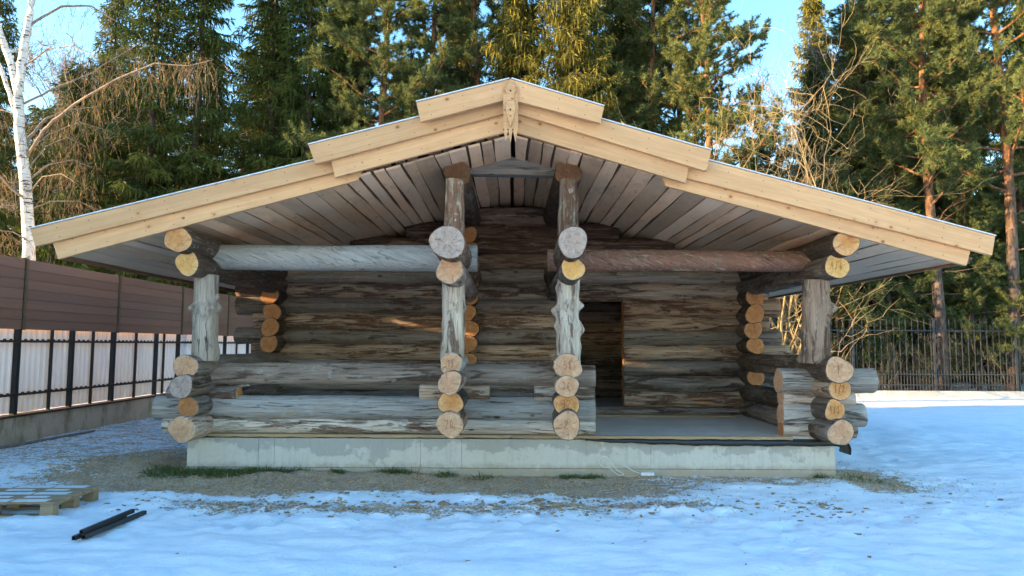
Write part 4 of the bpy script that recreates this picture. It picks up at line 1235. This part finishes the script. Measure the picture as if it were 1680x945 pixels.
# the wood behind
for row, (Y, step) in enumerate(((34.5, 3.5), (40.5, 3.3))):
    x = -.80 * Y
    while x < .82 * Y:
        px = 840 + x / Y * F_PX
        hgt = rt.uniform(.85, 1.15)
        if 1190 < px < 1330 or -20 < px < 60: hgt = rt.uniform(.45, .62) + .06 * row
        elif 60 <= px < 250: hgt = rt.uniform(.62, .85)
        elif 590 < px < 690 or 765 < px < 805 or 1050 < px <= 1190: hgt = rt.uniform(.6, .78)
        pr = rt.choice((SP[0], SP[1], SP[0], SP[2]))
        xx = x + rt.uniform(-.6, .6)
        where = 'behind the left fence' if px < 300 else 'behind the left roof slope' if px < 800 else 'behind the right roof slope' if px < 1350 else 'behind the picket fence'
        plant('forest_tree', pr, xx, Y + rt.uniform(-1.2, 1.2), hgt, rt.uniform(0, 6.28), 'dark evergreen deep in the wood ' + where, 'tree', 'evergreens deep in the wood ' + where)
        x += step * rt.uniform(.8, 1.2)
# lower dark growth behind the picket fence
for i, px in enumerate((1290, 1345, 1410, 1470, 1530, 1590, 1650, 1710)):
    T_('understorey_spruce', SP[3], px, 34.0 + (i % 3) * 1.3, .62, 'dark young spruce in the shade behind the picket fence', group='young spruces behind the picket fence')

# ------------------------------------------------------------------ birch
def birch():
    Y = 17.2; r = np.random.default_rng(9)
    b0 = P(52, 440, Y); root = empty('birch_tree', (b0.x, Y, 0))
    tag(root, 'white-barked birch with forked stem and long drooping branch behind the left fence', 'tree')
    W0 = Vector((b0.x, Y, 0))
    L = lambda px, py, dy=0: P(px, py, Y + dy) - W0
    def tb(pts, rads, name, mat, sides=12):
        # densify
        q = []; rd = []
        for i in range(len(pts) - 1):
            for k in range(5):
                t = k / 5; q.append(pts[i].lerp(pts[i+1], t)); rd.append(rads[i] + (rads[i+1] - rads[i]) * t)
        q.append(pts[-1]); rd.append(rads[-1])
        q = [p + Vector((r.normal() * .008, r.normal() * .008, 0)) for p in q]
        mb = MB().tube(q, rd, sides); o = bpy.data.objects.new(name, mesh(name, mb.v, mb.f, mat, True)); col.objects.link(o); o.parent = root
        return q
    base = Vector((.05, 0, -.2))
    tb([base, L(48, 420), L(42, 300), L(34, 230), L(30, 160), L(38, 90), L(50, 20), L(56, -60), L(62, -160), L(66, -260)], [.16, .14, .128, .12, .11, .098, .085, .075, .06, .03], 'trunk', M['birch'])
    tb([L(30, 158), L(20, 110), L(2, 60), L(-14, 10), L(-26, -80)], [.095, .085, .075, .065, .04], 'fork_stem', M['birch'])
    tb([L(28, 190), L(8, 130), L(-12, 80), L(-40, 20)], [.06, .05, .04, .03], 'fork_stem', M['birch'])
    arms = []
    arms.append(tb([L(44, 258), L(70, 215, -.2), L(120, 172, -.4), L(190, 130, -.7), L(254, 104, -.9), L(310, 108, -1.0), L(350, 98, -1.1)], [.04, .036, .03, .024, .018, .012, .007], 'branch', M['bare_grey'], 6))
    arms.append(tb([L(40, 170), L(90, 145, .3), L(150, 120, .5), L(205, 85, .7), L(230, 70, .8)], [.028, .024, .018, .012, .007], 'branch', M['bare_grey'], 6))
    arms.append(tb([L(40, 235), L(75, 195, .9), L(110, 180, 1.2), L(160, 175, 1.5)], [.04, .03, .02, .01], 'branch', M['bare_grey'], 6))
    arms.append(tb([L(45, 330), L(20, 310, -.3), L(-10, 280, -.5), L(-40, 290, -.6)], [.035, .028, .02, .01], 'branch', M['bare_grey'], 6))
    for (q0, q1, q2, q3, dy) in (((44, 280), (75, 240), (110, 225), (140, 240), .6), ((45, 320), (70, 290), (100, 285), (125, 300), -.5), ((43, 250), (80, 220), (130, 200), (180, 215), 1.2), ((45, 345), (85, 330), (130, 330), (170, 350), .8), ((40, 210), (20, 185), (0, 180), (-20, 195), .5), ((36, 110), (80, 80), (120, 75), (160, 95), -.6)):
        arms.append(tb([L(*q0), L(*q1, dy * .4), L(*q2, dy * .7), L(*q3, dy)], [.022, .017, .012, .006], 'branch', M['bare_grey'], 5))
    arms.append(tb([L(50, 40), L(100, 10, .3), L(150, 10, .5), L(190, 35, .7)], [.035, .028, .02, .01], 'branch', M['bare_grey'], 6))
    arms.append(tb([L(47, 395), L(20, 380, -.4), L(-5, 378, -.6)], [.02, .014, .008], 'branch', M['bare_grey'], 6))
    arms.append(tb([L(42, 300), L(80, 270, .5), L(120, 262, .8), L(150, 275, 1)], [.03, .022, .015, .008], 'branch', M['bare_grey'], 6))
    Bs, Ds, Ls, Ws, Dr = [], [], [], [], []
    for ai, a in enumerate(arms):
        m = len(a)
        for k in range(int(m * .2), m):
            for s in range(4 if ai != 0 else 10):
                p = np.array(a[k]) + r.normal(size=3) * np.array([.16, .3, .08])
                if k < m * .45 and r.random() < .5: continue
                # a hanging twig as a chain of blades
                d = norm(np.array([r.normal() * .5, r.normal() * .5, -.1])); n = int(r.integers(3, 8))
                for j in range(n):
                    l = r.uniform(.12, .2)
                    d = norm(d + np.array([r.normal() * .18, r.normal() * .18, -.55]))
                    Bs.append(p); Ds.append(d); Ls.append(l * 1.1); Ws.append(r.uniform(.008, .014)); Dr.append(0)
                    if r.random() < .5:
                        Bs.append(p); Ds.append(norm(d + r.normal(size=3) * .6)); Ls.append(l * .9); Ws.append(.008); Dr.append(.2)
                    p = p + d * l
    V, Tt = strips(np.array(Bs), np.array(Ds), np.array(Ls), np.array(Ws), np.array(Dr), r)
    o = bpy.data.objects.new('twigs', tri_mesh('birch_twigs', V, Tt, M['twigs'], np.repeat(r.uniform(0, 1, len(Bs)), 5))); col.objects.link(o); o.parent = root
birch()

# ------------------------------------------------------------------ things in the yard
def pallet():
    root = empty('wooden_pallet', (-4.92, 7.2, gz(-4.6, 7.2) + .005)); root.rotation_euler = (0, 0, R(2))
    tag(root, 'frosted wooden pallet lying on the snow at the left edge', 'pallet')
    def part(name, a, b, mat='pallet'):
        mb = MB().box(a, b); c = [(a[i] + b[i]) / 2 for i in range(3)]
        me = mesh(name, [(v[0]-c[0], v[1]-c[1], v[2]-c[2]) for v in mb.v], mb.f, M[mat])
        o = bpy.data.objects.new(name, me); col.objects.link(o); o.parent = root; o.location = c
        bv = o.modifiers.new('b', 'BEVEL'); bv.width = .003; bv.segments = 1
        return o
    for y in (-.4, -.05, .30):
        part('bottom_board', (-.6, y, 0), (.6, y + .1, .02))
    for y in (-.4, -.05, .30):
        for x in (-.6, -.05, .48):
            part('block', (x, y, .021), (x + .12, y + .1, .105))
    for x in (-.6, -.05, .48):
        part('stringer_board', (x, -.4, .106), (x + .12, .4, .126))
    ws = [.14, .10, .14, .10, .14]; y = -.4
    for w in ws:
        part('top_board', (-.61, y, .127), (.61, y + w, .147))
        for x0, x1 in ((-.60, -.22), (-.19, .17), (.2, .52)):
            part('frost_patch', (x0, y + .012, .1475), (x1 - .1 * (w < .12), y + w - .018, .151), 'frost')
        y += w + .045
pallet()

def profile(i, a, b, z, s, label):
    a = Vector(a); b = Vector(b); d = b - a
    o_ = MB(); t = .004
    for (x0, y0, x1, y1) in ((-s, -s, s, -s + t), (-s, s - t, s, s), (-s, -s + t, -s + t, s - t), (s - t, -s + t, s, s - t)):
        o_.box((0, x0, y0), (d.length, x1, y1))
    o = link('metal_profile', mesh('metal_profile', o_.v, o_.f, M['black_steel']), None, a + Vector((0, 0, z)), d.to_track_quat('X', 'Z'))
    tag(o, label, 'steel tube')
pa, pb = P(140, 889, 6.0), P(213, 848, 6.85)
g0 = gz(-3.5, 6.4)
A0 = Vector((-3.55, 6.02, g0)); B0 = Vector((-3.52, 6.84, g0))
profile(0, (-3.60, 6.00, g0), (-3.60, 6.78, g0), .030, .017, 'leftmost black steel tube of the small bundle on the snow')
profile(1, (-3.54, 6.03, g0), (-3.48, 6.90, g0), .032, .019, 'rightmost, longest black steel tube of the bundle on the snow')
profile(2, (-3.57, 6.05, g0), (-3.55, 6.82, g0), .066, .017, 'topmost black steel tube lying across the bundle on the snow')

# a stray pole by the fence
pb_ = MB().tube([(-7.98, 10.6, gz(-7.9, 10.6) + .02), (-7.86, 12.0, gz(-7.86, 12.0) + .02), (-7.7, 13.3, gz(-7.7, 13.3) + .025)], [.028, .025, .018], 7)
tag(pb_.build('thin_pole', M['bare_grey'], origin=(-7.86, 12, 0)), 'thin weathered pole lying on the ground by the fence base', 'pole')

# white cable against the foundation
pts = []
for (x, y) in ((982, 763), (985, 752), (995, 749), (1003, 758), (1012, 771), (1024, 778), (1014, 779), (1000, 768), (990, 766), (982, 757), (990, 750), (1008, 756), (1028, 766), (1040, 773), (1052, 777)):
    p = P(x, y, 9.06); p.y = 9.075 - .05 * max(0, .2 - p.z); pts.append(p)
def spline(pts, n=6):
    out = []
    for i in range(len(pts) - 1):
        p0, p1, p2, p3 = pts[max(i-1, 0)], pts[i], pts[i+1], pts[min(i+2, len(pts)-1)]
        for k in range(n):
            t = k / n
            out.append(.5 * ((2*p1) + (p2-p0)*t + (2*p0-5*p1+4*p2-p3)*t*t + (3*p1-p0-3*p2+p3)*t**3))
    out.append(pts[-1]); return out
cb_ = MB().tube(spline(pts), .0045, 6)
tag(cb_.build('white_cable', M['cable'], origin=(1.4, 9.05, .05), smooth=True), 'loop of white cable hanging against the concrete foundation', 'cable')
c0 = P(1062, 777, 8.98)
MBx = MB().box((c0.x - .08, c0.y - .03, c0.z - .02), (c0.x + .08, c0.y + .03, c0.z + .02))
tag(MBx.build('foam_offcut', M['frost'], origin=c0), 'small white foam offcut at the end of the cable', 'offcut')

# clods, grass and straw
def clods():
    r = np.random.default_rng(31); V = []; Tt = []
    ico = [(0, 0, 1), (.89, 0, .45), (.28, .85, .45), (-.72, .53, .45), (-.72, -.53, .45), (.28, -.85, .45), (.72, .53, -.3), (-.28, .85, -.3), (-.89, 0, -.3), (-.28, -.85, -.3), (.72, -.53, -.3)]
    fc = [(0,1,2),(0,2,3),(0,3,4),(0,4,5),(0,5,1),(1,6,2),(2,7,3),(3,8,4),(4,9,5),(5,10,1),(2,6,7),(3,7,8),(4,8,9),(5,9,10),(1,10,6)]
    n = 0
    while n < 900:
        if n < 620:
            x = r.uniform(-3.9, 3.4); y = r.normal(7.45, .22)
        else:
            x = r.uniform(-5.5, 6.5); y = r.uniform(3.6, 9.0) if n % 3 == 0 else r.uniform(7.0, 9.0)
        if r.random() > .35 + .65 * (math.sin(x * 2.3) * .5 + .5): 
            n += 1; continue
        s = .007 + .022 * r.random() ** 2.2 * (1 if r.random() > .1 else 2.2); base = len(V); z = gz(x, y)
        sc = np.array([s * r.uniform(.8, 1.9), s * r.uniform(.7, 1.3), s * r.uniform(.4, .8)])
        for v in ico:
            V.append(np.array([x, y, z]) + np.array(v) * sc * r.uniform(.45, 1.5))
        Tt += [(base + a, base + b, base + c) for a, b, c in fc]; n += 1
    tag(link('soil_clods', tri_mesh('soil_clods', V, Tt, M['soil'])), 'brown soil clods scattered through the snow before the foundation', 'soil', kind='stuff')
clods()
def grass():
    r = np.random.default_rng(41)
    def field(spots, mat, name, label, cat, lean, hmin, hmax):
        Bs, Ds, Ls, Ws = [], [], [], []
        for (x, y, sx, sy, n) in spots:
            for k in range(n):
                px, py = x + r.normal() * sx, y + r.normal() * sy
                if py > 9.06 and abs(px) < 4.2: py = 9.06 - abs(r.normal()) * .1
                Bs.append((px, py, gz(px, py) - .005)); Ds.append((r.normal() * lean, r.normal() * lean - .2, 1)); Ls.append(r.uniform(hmin, hmax)); Ws.append(r.uniform(.004, .009))
        n = len(Bs); V, Tt = strips(np.array(Bs), np.array(Ds), np.array(Ls), np.array(Ws), r.uniform(0, .6, n), r)
        tag(link(name, tri_mesh(name, V, Tt, M[mat], np.repeat(r.uniform(0, 1, n), 5))), label, cat, kind='stuff')
    g_ = lambda px, Y: X(px, Y)
    field([(g_(296, 9), 8.9, .14, .16, 900), (g_(340, 9), 8.82, .18, .12, 1900), (g_(390, 9), 8.88, .16, .10, 1900), (g_(425, 9), 8.98, .12, .05, 600), (g_(480, 9), 9.0, .14, .04, 350), (g_(565, 9), 9.0, .06, .04, 200),
           (g_(655, 9), 8.98, .12, .05, 550), (g_(735, 9), 8.98, .07, .05, 280), (g_(795, 9), 8.9, .1, .1, 160), (g_(935, 9), 8.98, .09, .04, 320), (g_(970, 9), 9.0, .07, .04, 350), (g_(1335, 9), 9.0, .05, .04, 160), (4.3, 9.0, .15, .15, 160), (4.6, 8.7, .2, .2, 120)],
          'grass', 'green_grass', 'tufts of green grass along the foot of the foundation', 'grass', .8, .03, .11)
    field([(-4.8, 9.4, .6, .5, 2200), (-5.4, 9.0, .6, .5, 1500), (-3.5, 8.3, .7, .25, 1400), (-1.5, 8.35, 1.0, .25, 1300), (.8, 8.4, .9, .25, 900), (-6.6, 11, .8, 1.6, 1500), (4.5, 9.2, .3, .5, 700), (5.0, 8.8, .4, .4, 300), (-7.6, 13.5, .25, 2.5, 700)],
          'straw', 'dry_grass', 'dry trampled grass on the bare soil round the foundation', 'dry grass', 2.6, .03, .12)
    sp = [(x, 25.2 + r.uniform(-.6, 1.5), .5, .4, 60) for x in np.arange(7, 24, .6)]
    field(sp, 'straw', 'forest_edge_straw', 'dry pale grass along the kerb under the picket fence', 'dry grass', .7, .15, .5)
grass()
